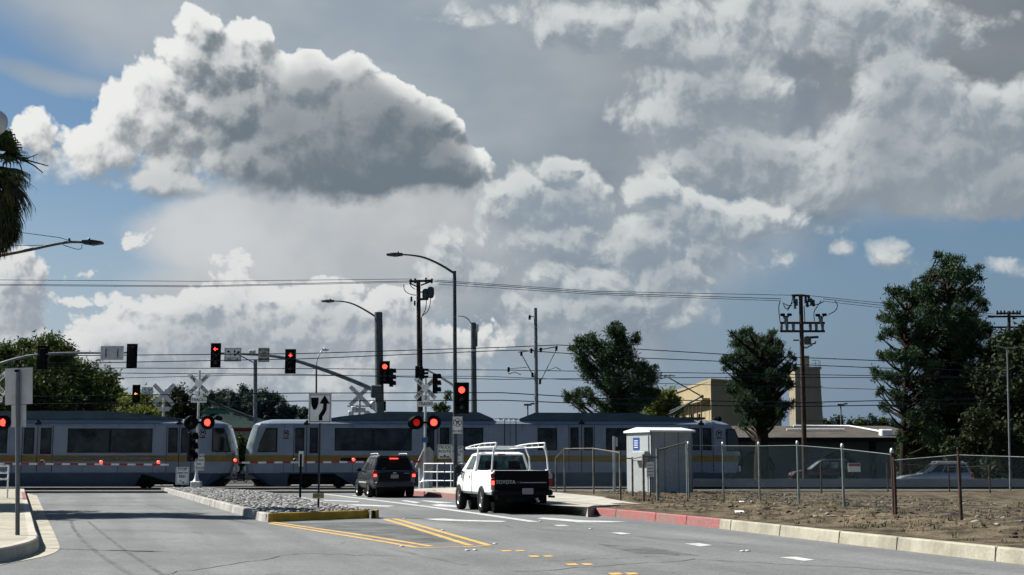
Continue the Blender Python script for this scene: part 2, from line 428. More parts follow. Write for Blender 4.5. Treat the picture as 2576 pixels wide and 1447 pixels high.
M_reddim = mat('dim_red_lens', (0.3, 0.01, 0.01), 0.3, emit=(0.6, 0.01, 0.01), es=0.22)
M_lens = mat('unlit_lens', (0.02, 0.025, 0.03), 0.2)
M_amber = mat('lit_amber_lens', (0.8, 0.2, 0.05), 0.4, emit=(1.0, 0.28, 0.08), es=1.2)
M_conc = mat('concrete_pale', (0.46, 0.43, 0.37), 0.85, var=0.14, vs=1.8, bump=0.25, bs=40, fine=0.10)
M_polec = mat('concrete_pole', (0.10, 0.115, 0.115), 0.8, var=0.15, vs=1.5, fine=0.1)
M_wood = mat('creosoted_wood', (0.055, 0.040, 0.034), 0.85, var=0.3, vs=3, streak=0.4)
M_wire = mat('cable_black', (0.010, 0.014, 0.020), 0.7, spec=0.02)
M_glass = mat('dark_glass', (0.008, 0.010, 0.012), 0.06, spec=0.6)
M_tyre = mat('tyre_rubber', (0.014, 0.014, 0.014), 0.8, var=0.2, vs=20)
M_rim = mat('wheel_metal', (0.42, 0.42, 0.42), 0.3, 0.8)
# ------------------------------------------------------------------ ground, road, kerbs, markings
def gxy(u, v, h=0.0):
    g = G(u, v, h); return (g.x, g.y)
def resample(pts, step):
    out = [pts[0]]
    for a, b in zip(pts[:-1], pts[1:]):
        L = math.hypot(b[0]-a[0], b[1]-a[1]); n = max(1, int(L/step))
        for i in range(1, n+1): out.append((a[0]+(b[0]-a[0])*i/n, a[1]+(b[1]-a[1])*i/n))
    return out
def offset(pts, d, closed=False):
    """outline moved d to its left"""
    n = len(pts); out = []
    for i in range(n):
        if closed: a, b = pts[i-1], pts[(i+1) % n]
        else: a, b = pts[max(i-1, 0)], pts[min(i+1, n-1)]
        tx, ty = b[0]-a[0], b[1]-a[1]; L = math.hypot(tx, ty) or 1
        out.append((pts[i][0]-ty/L*d, pts[i][1]+tx/L*d))
    return out
def asphalt():
    m = bpy.data.materials.new('asphalt'); m.use_nodes = True; b = NB(m.node_tree); p = m.node_tree.nodes['Principled BSDF']
    co = b.n('ShaderNodeNewGeometry').outputs['Position']
    ang = R(16)
    ro = b.n('ShaderNodeVectorRotate', rotation_type='Z_AXIS'); ro.inputs['Angle'].default_value = -ang
    b.link(co, ro.inputs['Vector']); cr = ro.outputs[0]
    big = b.rng(b.noise(co, 0.22, 5, 0.6), 0.3, 0.7)
    lane = b.rng(b.noise(b.v('MULTIPLY', cr, (1.1, 0.05, 1)), 1.0, 3, 0.5), 0.35, 0.65)
    c = b.mix(big, (0.112, 0.117, 0.117), (0.158, 0.163, 0.160))
    c = b.mix(b.m('MULTIPLY', lane, 0.5), c, (0.085, 0.089, 0.090))
    agg = b.rng(b.noise(co, 26.0, 4, 0.75), 0.28, 0.72, 0.72, 1.30)
    agg2 = b.rng(b.noise(co, 6.0, 5, 0.7), 0.28, 0.72, 0.88, 1.12)
    c = b.v('SCALE', c, sc_=b.m('MULTIPLY', agg, agg2))
    vo = b.n('ShaderNodeTexVoronoi', feature='DISTANCE_TO_EDGE'); vo.inputs['Scale'].default_value = 0.16
    wn = b.v('ADD', co, b.v('SCALE', b.noise(co, 0.9, 4, 0.6, 1), sc_=1.6)); b.link(wn, vo.inputs['Vector'])
    cr_ = b.m('MULTIPLY', b.rng(vo.outputs['Distance'], 0.0, 0.007, 1.0, 0.0), b.rng(b.noise(co, 0.15, 2), 0.44, 0.58, 0.0, 0.65))
    c = b.mix(cr_, c, (0.035, 0.035, 0.037))
    spots = b.rng(b.noise(co, 1.3, 3, 0.5), 0.66, 0.74, 0.0, 0.40)
    c = b.mix(spots, c, (0.07, 0.07, 0.07))
    b.link(c, p.inputs['Base Color']); p.inputs['Roughness'].default_value = 0.88
    p.inputs['Specular IOR Level'].default_value = 0.10
    bp = b.n('ShaderNodeBump'); bp.inputs['Strength'].default_value = 0.35; bp.inputs['Distance'].default_value = 0.01
    b.link(b.noise(co, 45.0, 3, 0.7), bp.inputs['Height']); b.link(bp.outputs[0], p.inputs['Normal'])
    return m
M_asph = asphalt()
M_far = mat('far_ground', (0.055, 0.056, 0.050), 0.95, var=0.3, vs=0.05, fine=0.15)
M_dirt = mat('dirt', (0.150, 0.122, 0.082), 0.97, var=0.0, vs=1.7, col2=(0.045, 0.037, 0.028), bump=1.0, bs=8.0, fine=0.5)
M_ballast = mat('ballast', (0.17, 0.165, 0.16), 0.95, var=0.3, vs=6, bump=1.0, bs=14, fine=0.35)
M_redk = mat('red_kerb_paint', (0.33, 0.115, 0.11), 0.8, vs=1.6, col2=(0.23, 0.155, 0.14), fine=0.2)
M_yelk = mat('yellow_kerb_paint', (0.62, 0.38, 0.05), 0.75, vs=3.0, col2=(0.42, 0.26, 0.045), fine=0.12)
M_wpaint = mat('road_white', (0.60, 0.60, 0.58), 0.7, vs=3.5, col2=(0.42, 0.42, 0.41), fine=0.12)
M_ypaint = mat('road_yellow', (0.66, 0.43, 0.15), 0.7, vs=3.5, col2=(0.50, 0.30, 0.09), fine=0.12)
M_kerb = mat('kerb_concrete', (0.37, 0.345, 0.27), 0.85, var=0.2, vs=1.6, bump=0.3, bs=30, fine=0.10, streak=0.25)
M_gutter = mat('gutter_concrete', (0.40, 0.375, 0.31), 0.88, var=0.2, vs=1.2, bump=0.3, bs=30, fine=0.12)

g = MB(); S = 6000
g.add([(-S, -200, -0.03), (S, -200, -0.03), (S, S, -0.03), (-S, S, -0.03)], [(0, 1, 2, 3)], M_far)
struct(g, 'ground')
g = MB(); g.add([(-120, -40, 0), (120, -40, 0), (120, 70.6, 0), (-120, 70.6, 0)], [(0, 1, 2, 3)], M_asph); struct(g, 'road')
g = MB(); g.add([(-140, 70.6, -0.012), (140, 70.6, -0.012), (140, 96, -0.012), (-140, 96, -0.012)], [(0, 1, 2, 3)], M_ballast); struct(g, 'track_bed')
# rails and their panels
g = MB()
for y in (66.0,):
    g.box((-20, y, 0.006), (60, 1.9, 0.012), mat('track_panel', (0.028, 0.028, 0.03), 0.9, var=0.3, vs=2))
for y in (65.2, 66.7, 75.6, 77.1, 83.0, 84.5):
    g.box((0, y, 0.035), (240, 0.07, 0.05), mat('rail_steel', (0.12, 0.10, 0.09), 0.4, 0.7))
struct(g, 'rails')

def kerb(pts, h, w, m_, side=1, joints=None, name='kerb', redspan=None):
    """kerb along a base line; the raised side is to the left of the direction when side = 1; m_ = material or function of distance along"""
    pts = resample(pts, 0.6); mb = MB()
    a = pts; t1 = offset(pts, 0.025*side); t2 = offset(pts, w*side)
    L = 0
    for i in range(len(pts)-1):
        mm = m_(L) if callable(m_) else m_
        seg = math.hypot(pts[i+1][0]-pts[i][0], pts[i+1][1]-pts[i][1])
        vs = [(*a[i], 0), (*a[i+1], 0), (*t1[i], h-0.02), (*t1[i+1], h-0.02), (*offset([a[i], a[i+1]], 0.045*side)[0], h), (*offset([a[i], a[i+1]], 0.045*side)[1], h), (*t2[i], h), (*t2[i+1], h), (*t2[i], -0.01), (*t2[i+1], -0.01)]
        # keep the chamfer joined between segments
        c4 = offset(pts, 0.045*side); vs[4] = (*c4[i], h); vs[5] = (*c4[i+1], h)
        fs = [(0, 1, 3, 2), (2, 3, 5, 4), (4, 5, 7, 6), (6, 7, 9, 8)]
        if side < 0: fs = [f[::-1] for f in fs]
        mb.add(vs, fs, mm)
        L0 = L; L += seg
        if joints and int(L/joints) != int(L0/joints):
            j = MB; jp = offset(pts, -0.004*side)
            q0 = Vector((*jp[i+1], 0)); q1 = Vector((*c4[i+1], 0)); d = (Vector((*pts[i+1], 0))-Vector((*pts[i], 0))).normalized()*0.012
            q2 = Vector((*t2[i+1], 0))
            vs = [q0-d+Vector((0, 0, 0.0)), q0+d, q1-d+Vector((0, 0, h+.003)), q1+d+Vector((0, 0, h+.003)), q2-d+Vector((0, 0, h+.003)), q2+d+Vector((0, 0, h+.003))]
            vs[2] = vs[2]-(q1-q0)*0.55; vs[3] = vs[3]-(q1-q0)*0.55
            mb.add(vs, [(0, 1, 3, 2), (2, 3, 5, 4)], mat('joint_dark', (0.06, 0.055, 0.05), 0.9))
    for e, i in ((0, 0), (1, len(pts)-1)):     # ends
        vs = [(*a[i], 0), (*t1[i], h-0.02), (*t2[i], h-.003), (*t2[i], 0)]
        mb.add(vs, [(0, 1, 2, 3) if (e == 0) == (side > 0) else (3, 2, 1, 0)], mm if not callable(m_) else m_(L*e))
    return struct(mb, name)
# --- right side: kerb, verge, driveway
RK = [gxy(u, v) for u, v in ((985, 1241.5), (1041, 1246.5), (1145, 1255.5), (1290, 1272.5))]
kerb(RK, 0.2, 0.16, M_redk, side=1, name='far_kerb')
RK2 = [gxy(u, v) for u, v in ((1453, 1292.4), (1600, 1306.5), (1782, 1326.6), (1960, 1348.3), (2151, 1371.5), (2575, 1420.5), (3100, 1482), (3900, 1580))]
def rkm(L):
    return M_redk if L < RED_L else M_kerb
RED_L = sum(math.hypot(RK2[i+1][0]-RK2[i][0], RK2[i+1][1]-RK2[i][1]) for i in range(2))
kerb(RK2, 0.2, 0.17, rkm, side=1, joints=2.35, name='near_kerb')
def noise2(x, y, s=1.0, seed=0):
    from mathutils import noise as mn
    return mn.noise(Vector((x*s+seed*13.1, y*s-seed*7.7, seed*3.3)))
# verge: a strip grid behind the kerb line
line = RK[:]+RK2
def yk(x):
    """kerb line as a function x -> y"""
    for (x0, y0), (x1, y1) in zip(line[:-1], line[1:]):
        lo, hi = (x0, x1) if x0 < x1 else (x1, x0)
        if lo <= x <= hi and hi > lo: return y0+(y1-y0)*(x-x0)/(x1-x0)
    return line[0][1] if x < line[0][0] else line[-1][1]
rl = resample(line, 0.2)
rl = [p for p in rl]
nO = [0.0, 0.1]+[0.25+0.17*i for i in range(46)]+[8.6, 9.7, 11, 12.5, 14.2, 16, 18, 20, 23, 26, 30, 36, 44, 54, 66, 80]
base = offset(rl, 0.165)
DX, DY = math.cos(R(20)), math.sin(R(20))
def vh(x, y, o):
    """height of the verge"""
    m = min(1, o/1.2); far = min(1.0, max(0.0, (y-55)/12))
    near = max(0.0, min(1.0, (46-y)/14))
    return 0.19+m*(0.05*noise2(x, y, 0.9)+0.07*noise2(x, y, 0.33, 2)+0.07*noise2(x, y, 2.4, 3)*near+0.035*noise2(x, y, 5.5, 5)*near) - far*0.15*m + 0.16*near*math.exp(-((o-3.6)/2.4)**2)
mb = MB(); vs = []; fs = []
nn = len(nO)
for (bx, by) in base:
    for o in nO:
        x, y = bx+o*DX, by+o*DY
        if y > 71: x, y = bx+(71-by)/DY*DX*(0.999+o*1e-5), 71+o*1e-4
        vs.append((x, y, vh(x, y, o)))
for i in range(len(base)-1):
    for k in range(nn-1):
        a = i*nn+k; fs.append((a, a+1, a+nn+1, a+nn)[::-1])
mb.add(vs, fs, M_dirt, True); struct(mb, 'verge')
# driveway apron
M_apron = mat('apron_concrete', (0.42, 0.40, 0.345), 0.88, var=0.18, vs=1.0, bump=0.3, bs=25, fine=0.1)
mb = MB()
fr = [gxy(1290, 1272.6), gxy(1453, 1292.4)]
bk = [gxy(u, v, 0.235) for u, v in ((1180, 1226.5), (1375, 1238.5), (1500, 1250), (1560, 1262), (1612, 1270), (1492, 1274))]
mid = [gxy(1250, 1264, 0.235), gxy(1478, 1277.5, 0.235)]
vs = [(*fr[0], 0.012), (*fr[1], 0.012), (*mid[1], 0.255), (*mid[0], 0.255)]+[(*p, 0.262) for p in bk]
mb.add(vs, [(0, 1, 2, 3), (3, 2, 9, 8, 7, 6, 5, 4)], M_apron)
low_ = [(x, y, -.005) for x, y, z in vs]; nv = len(vs)
loop_ = [0, 1, 2, 9, 8, 7, 6, 5, 4, 3]
mb.add(vs+low_, [(loop_[i], nv+loop_[i], nv+loop_[(i+1) % 10], loop_[(i+1) % 10]) for i in range(10)], M_apron); struct(mb, 'driveway_apron')
# sidewalk behind the far kerb
mb = MB(); o1 = offset(RK, 0.16); o2 = offset(RK, 3.2)
for i in range(len(RK)-1):
    mb.add([(*o1[i], .201), (*o1[i+1], .201), (*o2[i+1], .265), (*o2[i], .265)], [(0, 1, 2, 3)], M_apron)
struct(mb, 'far_sidewalk')
# --- median island
isl_base = [(410.6, 1237), (656, 1311.5), (674, 1313.5), (829, 1307.6), (953, 1302.7)]
isl = [gxy(u, v) for u, v in isl_base]
isl_back = [gxy(u, v, 0.2) for u, v in ((946, 1284), (889, 1273.5), (829, 1265.5), (760, 1249), (640, 1233.5), (560, 1229))]
outl = isl+isl_back
def islm(L):
    return M_yelk if LY0 < L < LY1 else (M_kerb2 if L < LY0 else M_kerb2)
M_kerb2 = mat('median_kerb_concrete', (0.43, 0.41, 0.37), 0.85, vs=1.4, col2=(0.25, 0.24, 0.23), fine=0.12)
LY0 = math.hypot(isl[1][0]-isl[0][0], isl[1][1]-isl[0][1])+0.1
LY1 = LY0+sum(math.hypot(isl[i+1][0]-isl[i][0], isl[i+1][1]-isl[i][1]) for i in range(1, 4))
kerb(outl+[outl[0]], 0.2, 0.16, islm, side=1, name='median_kerb')
inn = offset(outl, 0.15, True)
mb = MB(); mb.prism(inn, 0.0, 0.185, mat('median_mortar', (0.30, 0.29, 0.27), 0.9, var=0.25, vs=4, fine=0.2)); struct(mb, 'median_bed')
def inside(x, y, poly):
    c = False; n = len(poly)
    for i in range(n):
        x0, y0 = poly[i]; x1, y1 = poly[i-1]
        if (y0 > y) != (y1 > y) and x < (x1-x0)*(y-y0)/(y1-y0)+x0: c = not c
    return c
bm = bmesh.new(); bmesh.ops.create_icosphere(bm, subdivisions=1, radius=1); ICO = ([tuple(v.co) for v in bm.verts], [tuple(v.index for v in f.verts) for f in bm.faces]); bm.free()
def stone(mb, x, y, z, r, fl, m, rr):
    a = rr.uniform(0, 6.28); c, s_ = math.cos(a), math.sin(a); ex = rr.uniform(0.7, 1.4); vs = []
    for (px, py, pz) in ICO[0]:
        k = rr.uniform(0.82, 1.12); px, py, pz = px*k*ex, py*k/ex, pz*k*fl
        vs.append((x+(px*c-py*s_)*r, y+(px*s_+py*c)*r, z+pz*r))
    mb.add(vs, ICO[1], m, True)
Mst = [mat('cobble_grey', (0.33, 0.325, 0.31), 0.8, var=0.2, vs=8, bump=0.4, bs=30), mat('cobble_dark', (0.20, 0.197, 0.19), 0.8, var=0.2, vs=8), mat('cobble_pale', (0.46, 0.45, 0.43), 0.8, var=0.15, vs=8)]
mb = MB(); rr = random.Random(3)
inn2 = offset(outl, 0.26, True); xs = [p[0] for p in inn2]; ys = [p[1] for p in inn2]
y = min(ys)
while y < max(ys):
    x = min(xs)
    while x < max(xs):
        px, py = x+rr.uniform(-.06, .06), y+rr.uniform(-.08, .08)
        if inside(px, py, inn2): stone(mb, px, py, 0.20+rr.uniform(-.01, .025), rr.uniform(0.05, 0.09), 0.30, rr.choice(Mst+Mst[:1]), rr)
        x += 0.15
    y += 0.165
o = mb.build('cobblestones'); tag(o, 'grey cobbles set closely over the median island', 'cobblestones', kind='stuff')
# --- left sidewalk with rounded corner
LKb = [(62, 1240), (75, 1290), (85, 1330), (93, 1362), (99, 1376), (96, 1387), (80, 1396), (59, 1403), (30, 1411), (0, 1417), (-200, 1440), (-600, 1475)]
lk = [gxy(u, v) for u, v in LKb]
def lkm(L): return M_redk if 7.5 < L < 22 else M_conc
kerb(lk, 0.2, 0.17, lkm, side=-1, name='left_kerb')
lo = offset(lk, -0.165)
mb = MB(); poly = [*lo, (-40, 12), (-60, 60), (lo[0][0]-8, lo[0][1]+0.1)]
n = len(poly); vs = [(x, y, 0.199) for x, y in poly]
mb.add(vs, [tuple(range(n))[::-1]], mat('sidewalk_concrete', (0.38, 0.355, 0.29), 0.9, var=0.15, vs=0.9, bump=0.25, bs=30, fine=0.10)); struct(mb, 'left_sidewalk')
gut = [(93, 1247), (112, 1290), (136, 1340), (148, 1368), (151, 1381), (138, 1391), (113, 1400), (60, 1411), (0, 1422), (-200, 1447), (-600, 1484)]
gg = [gxy(u, v) for u, v in gut]; lk2 = [gxy(u, v) for u, v in LKb[:1]+LKb[1:4]+LKb[4:5]+LKb[5:6]+LKb[6:7]+LKb[7:8]+LKb[9:]]
mb = MB()
for i in range(len(gg)-1):
    j = min(i, len(lk2)-2)
    mb.add([(*lk2[j], .006), (*gg[i], .006), (*gg[i+1], .006), (*lk2[j+1], .006)], [(0, 1, 2, 3)], M_gutter)
struct(mb, 'gutter')
# --- paint
def poly_mark(mb, uv, m, h=0.004):
    pts = [G(u, v) for u, v in uv]
    a = sum(pts[i].x*pts[(i+1) % len(pts)].y-pts[(i+1) % len(pts)].x*pts[i].y for i in range(len(pts)))
    if a < 0: pts = pts[::-1]
    mb.add([(p.x, p.y, h) for p in pts], [tuple(range(len(pts)))], m)
def line_mark(mb, uv, w, m, h=0.004):
    pts = resample([gxy(u, v) for u, v in uv], 0.8); a = offset(pts, w/2); b = offset(pts, -w/2)
    for i in range(len(pts)-1): mb.add([(*a[i], h), (*b[i], h), (*b[i+1], h), (*a[i+1], h)], [(0, 1, 2, 3)], m)
mb = MB()
line_mark(mb, [(780, 1239.5), (829, 1244.6), (950, 1259), (1081.6, 1275.5), (1210, 1293.5), (1343.6, 1312.7)], 0.26, M_wpaint)
for q in ([(1391, 1321), (1418, 1320.5), (1433, 1323), (1404, 1324)], [(1535, 1340.5), (1562, 1340), (1588, 1343), (1560, 1344.5)],
          [(1720, 1368), (1757.5, 1367), (1790, 1372), (1761, 1375)], [(1960.5, 1402.5), (2000, 1401), (2050, 1409), (2022, 1411.5)],
          [(1351, 1305), (1364, 1302), (1470, 1309.5), (1577, 1312.2), (1540, 1314), (1455, 1314), (1380, 1307.5)],
          [(1065, 1305.5), (1120, 1305), (1150, 1307.5), (1275, 1311), (1262, 1313.5), (1150, 1311), (1100, 1309.5)],
          [(1083, 1270), (1110, 1268.5), (1160, 1273), (1160, 1276.5), (1100, 1274)], [(1234, 1274), (1283, 1276), (1283, 1278.5), (1232, 1276.5)],
          [(868, 1270), (900, 1269), (992, 1272.5), (975, 1275), (900, 1272.5)],
          [(1007, 1259.5), (1020, 1258.8), (1058, 1264), (1045, 1266)], [(1056, 1259.5), (1070, 1259.5), (1145, 1265), (1100, 1266)],
          [(815, 1257.5), (905, 1261.5), (900, 1263.5), (812, 1259.5)], [(890, 1246), (940, 1248), (935, 1249.5), (885, 1247.5)]):
    poly_mark(mb, q, M_wpaint, 0.0045)
struct(mb, 'white_road_markings')
mb = MB()
line_mark(mb, [(680, 1312.8), (829, 1334.5), (940, 1351), (1085, 1374.5)], 0.12, M_ypaint)
line_mark(mb, [(676, 1316.5), (829, 1341), (940, 1359), (1045, 1377)], 0.12, M_ypaint)
line_mark(mb, [(1040, 1378), (1120, 1377.3), (1190, 1375.5), (1232, 1372.6)], 0.11, M_ypaint, 0.0045)
line_mark(mb, [(967, 1306.5), (1003, 1317), (1090, 1343.5), (1182, 1372.5)], 0.13, M_ypaint, 0.005)
line_mark(mb, [(992, 1305), (1030, 1315.7), (1120, 1341), (1228.5, 1372)], 0.13, M_ypaint, 0.005)
for q in ([(1257, 1385), (1283, 1385), (1290, 1387.6), (1265, 1388)], [(1293, 1385), (1314, 1384.7), (1322, 1387.3), (1300, 1387.8)],
          [(1326, 1398.5), (1350, 1398), (1359, 1401.5), (1336, 1402)], [(1362, 1398.3), (1385, 1398), (1394, 1400.8), (1371, 1401.5)],
          [(1419, 1418.8), (1446, 1418), (1457, 1422), (1431, 1423)], [(1459, 1418.6), (1484, 1418), (1494, 1421.3), (1470, 1422.5)],
          [(1527, 1442), (1556, 1441), (1568, 1445.5), (1540, 1447)], [(1568, 1441.6), (1596, 1441), (1608, 1445), (1582, 1446.4)]):
    poly_mark(mb, q, M_ypaint, 0.005)
struct(mb, 'yellow_road_markings')
mb = MB(); Mty = mat('tyre_mark', (0.120, 0.122, 0.122), 0.85, var=0.2, vs=1.5, fine=0.2)
line_mark(mb, [(178, 1310), (185, 1330), (210, 1362), (250, 1395), (300, 1428), (345, 1455)], 0.075, Mty, 0.003)
line_mark(mb, [(222, 1312), (262, 1345), (315, 1385), (375, 1425), (420, 1452)], 0.06, Mty, 0.003)
line_mark(mb, [(985, 1380), (1050, 1395), (1110, 1408), (1170, 1420)], 0.10, mat('faint_tyre_mark', (0.165, 0.165, 0.16), 0.85, var=0.2, vs=1), 0.003)
struct(mb, 'tyre_marks')
mb = MB(); Mpt = mat('asphalt_patch', (0.135, 0.14, 0.14), 0.9, var=0.25, vs=1.2, fine=0.25)
poly_mark(mb, [(700, 1317), (940, 1313), (1010, 1322), (1130, 1362), (1060, 1366), (900, 1340)], Mpt, 0.0028)
poly_mark(mb, [(1500, 1368), (1640, 1378), (1760, 1398), (1600, 1392)], Mpt, 0.0028)
struct(mb, 'road_patches')
mb = MB(); Mseal = mat('crack_seal', (0.05, 0.05, 0.052), 0.6); rr = random.Random(8)
for a, b in (((130, 1330), (620, 1342)), ((400, 1447), (760, 1392)), ((760, 1392), (1020, 1400)), ((1300, 1440), (1750, 1408)), ((1750, 1408), (2450, 1445)), ((1000, 1300), (1340, 1330)), ((1340, 1330), (1900, 1372)), ((330, 1262), (640, 1320))):
    n = 14; pts = [(a[0]+(b[0]-a[0])*i/n+rr.uniform(-9, 9), a[1]+(b[1]-a[1])*i/n+rr.uniform(-2, 2)) for i in range(n+1)]
    line_mark(mb, pts, 0.022, Mseal, 0.0032)
struct(mb, 'crack_seal')
# raised reflective markers
mk = MB(); mk.lathe([(0.0, 0.0), (0.042, 0.0), (0.038, 0.010), (0.022, 0.017), (0.0, 0.018)], mat('marker_ceramic', (0.62, 0.63, 0.62), 0.25), seg=10)
mk = mk.build('road_marker'); first = True
spots = [(1867, 1387.5, 'white raised marker between the two nearest right-hand lane dashes'), (1880, 1387, 'white raised marker just right of another one between lane dashes'), (1485, 1331.5, 'white raised marker between the third and fourth lane dashes from the right'),
         (1359, 1311.8, 'white raised marker at the near end of the solid lane line'), (1205, 1291.5, 'white raised marker on the lane line left of the pickup rear wheel'), (1082, 1274.3, 'white raised marker on the lane line between the car and the pickup'),
         (1245, 1369, 'white raised marker beyond the tip of the yellow wedge'), (1113, 1334.5, 'white raised marker along the right side of the yellow wedge'), (1016, 1305.5, 'white raised marker by the yellow nose of the median'),
         (1010, 1375.5, 'white raised marker under the lower left yellow line'), (1175, 1385.5, 'worn white raised marker below the yellow wedge tip'), (1195, 1384.8, 'second worn white raised marker below the yellow wedge tip'), (2010, 1331, None)]
for (u, v, lb) in spots:
    if lb is None: continue
    o = mk if first else mk.copy()
    if not first: COL.objects.link(o)
    first = False
    p = G(u, v); o.location = (p.x, p.y, 0.004); tag(o, lb, 'road marker', 'raised markers on the road')
# ------------------------------------------------------------------ light rail train
TA = Vector((-28.2, 74.5)); TB = Vector((13.2, 77.5)); TD = (TB-TA).normalized(); TN = Vector((-TD.y, TD.x))
def t_of(u, v=1110):
    r = ray(u, v); d = Vector((r.x, 1.0))
    # TA + t*TD = k*d
    den = TD.x*d.y-TD.y*d.x
    return (TA.y*d.x-TA.x*d.y)/den
def z_of(t, u, v):
    y = TA.y+TD.y*t; return CAMH+ray(u, v).z*y
M_tsil = mat('train_silver', (0.235, 0.280, 0.345), 0.40, 0.15, var=0.08, vs=1.5, streak=0.18)
M_tblue = mat('train_skirt_blue', (0.050, 0.085, 0.125), 0.5, var=0.15, vs=1.0)
M_tyel = mat('train_yellow', (0.24, 0.155, 0.03), 0.5, var=0.1, vs=2)
M_troof = mat('train_roof_blue', (0.040, 0.075, 0.100), 0.55, var=0.15, vs=1.0)
M_tunder = mat('train_underframe', (0.012, 0.012, 0.013), 0.8)
M_tdoor = mat('train_door', (0.195, 0.232, 0.285), 0.4, 0.1)
M_tgl = mat('train_glass', (0.012, 0.018, 0.022), 0.08, var=0.5, vs=0.8, spec=0.5)
M_tgl2 = mat('train_window_view', (0.028, 0.046, 0.054), 0.10, col2=(0.003, 0.005, 0.007), vs=1.3, spec=0.2)
M_trim = mat('window_rubber', (0.012, 0.014, 0.016), 0.6)
M_wind = mat('windshield_painted_reflection', (0.30, 0.36, 0.36), 0.06, col2=(0.05, 0.07, 0.075), vs=0.9, spec=0.9)  # pale base colour puts the sky's reflection into the glass
HW = 1.325; TOP = 3.86
def zs_of(bot): return [bot, 0.88, 1.50, 1.86, 3.45]
NOSEP = {}
def nose_off(z):
    """how far the cab face leans back at a height"""
    pts = [(0.0, 1.45), (0.35, 1.20), (0.70, 0.35), (0.95, 0.12), (1.05, 0.04), (1.5, 0.0), (1.7, 0.0), (2.5, 0.13), (3.45, 0.42), (3.65, 0.58), (TOP, 1.30), (5, 1.6)]
    for (a, b), (c, d) in zip(pts[:-1], pts[1:]):
        if z <= c: return b+(d-b)*(z-a)/(c-a)
    return 1.4
def train_car(name, label, t0, t1, noses, bogies, group):
    """noses: (-1 at t0, +1 at t1)"""
    org = TA+TD*t0
    root = thing(name, label, 'train car', (org.x, org.y, 0), math.atan2(TD.y, TD.x), group)
    L = t1-t0
    st = []
    def bot(x):
        for (a, b) in bogies:
            if a-1e-6 <= x <= b+1e-6: return 0.80
        return 0.17
    xs = [0, 0.12, 0.45, 1.0, 2.0, L-2.0, L-1.0, L-0.45, L-0.12, L]
    for a, b in bogies: xs += [a-0.002, a, b, b+0.002]
    for k in range(1, int(L/2.5)): xs.append(k*2.5)
    xs = sorted(x for x in set(round(x, 4) for x in xs) if 0 <= x <= L)
    rings = []
    for x in xs:
        ring = []
        b_ = 0.17
        for (a, b) in bogies:
            if a <= x <= b: b_ = 0.80
        w = HW
        k = None
        if -1 in noses and x <= 2.0: k = x
        if 1 in noses and x >= L-2.0: k = L-x; 
        sgn = 1 if (k is not None and x <= 2.0) else -1
        if k is not None:
            w = HW*(0.66 if k < .05 else 0.80 if k < .2 else 0.92 if k < .5 else 0.98 if k < 1.2 else 1.0)
        zz = [b_, 0.88, 1.50, 1.86, 2.6, 3.45]
        prof = [(w*0.94, zz[0]), (w, zz[1]), (w, zz[2]), (w, zz[3]), (w*0.998, zz[4]), (w*0.985, zz[5]), (w*0.955, 3.62), (w*0.82, TOP-0.08), (w*0.5, TOP), (0, TOP+0.02)]
        for (hw, z) in prof:
            dx = 0
            if k is not None: dx = sgn*nose_off(z)*max(0.0, 1-k/2.0)
            ring.append((x+dx, -hw, z))
        for (hw, z) in prof[-2::-1]:
            dx = 0
            if k is not None: dx = sgn*nose_off(z)*max(0.0, 1-k/2.0)
            ring.append((x+dx, hw, z))
        rings.append(ring)
    mb = MB(); n = len(rings[0]); segm = [M_tblue, M_tsil, M_tyel, M_tsil, M_tsil, M_tsil, M_tsil, M_tsil, M_troof]
    segm = segm+segm[::-1]
    vs = [(x, y+HW, z) for r in rings for (x, y, z) in r]
    for i in range(len(rings)-1):
        for j in range(n-1):
            a = i*n+j; mb.add([vs[a], vs[a+1], vs[a+n+1], vs[a+n]], [(3, 2, 1, 0)], segm[j], j > 4 and j < n-6)
        a = i*n; mb.add([vs[a], vs[a+n-1], vs[a+2*n-1], vs[a+n]], [(0, 1, 2, 3)], M_tunder)
    for i, fl in ((0, 0), (len(rings)-1, 1)):
        r = vs[i*n:(i+1)*n]
        for j in range((n-1)//2):
            q = [r[j], r[j+1], r[n-2-j], r[n-1-j]]
            mb.add(q, [(0, 1, 2, 3) if fl else (3, 2, 1, 0)], [M_tblue, M_tsil, M_tyel, M_wind, M_wind, M_tsil, M_tsil, M_tsil, M_tsil][j] if (i == 0 and -1 in noses) or (i and 1 in noses) else M_tunder)
    body = mb.build('body', root)
    for (a, b) in bogies:
        mb = MB(); c = (a+b)/2
        mb.box((c, HW, 0.62), (min(b-a, 3.4)-0.1, 2.1, 0.30), M_tunder, bevel=0.05)
        for x in (c-0.95, c+0.95):
            for y in (0.5, 2*HW-0.5): mb.lathe([(0.02, -.07), (0.33, -.07), (0.35, .0), (0.33, .07), (0.02, .07)], M_tunder, (x, y, 0.40), 'Y', 18)
            mb.tube([(x, 0.3, 0.40), (x, 2*HW-0.3, 0.40)], 0.09, M_tunder)
            mb.box((x, 0.28, 0.45), (0.3, 0.16, 0.24), M_tunder)
        mb.box((c, 0.3, 0.42), (1.1, 0.12, 0.2), M_tunder)
        mb.build('bogie', root)
    mb = MB(); mb.box((L/2, HW, 0.55), (L-3.4, 1.6, 0.6), M_tunder); mb.build('underframe', root)
    root["_L"] = L; root["_t0"] = t0
    return root, org
def loc_x(root, u, v=1110): return t_of(u, v)-root['_t0']
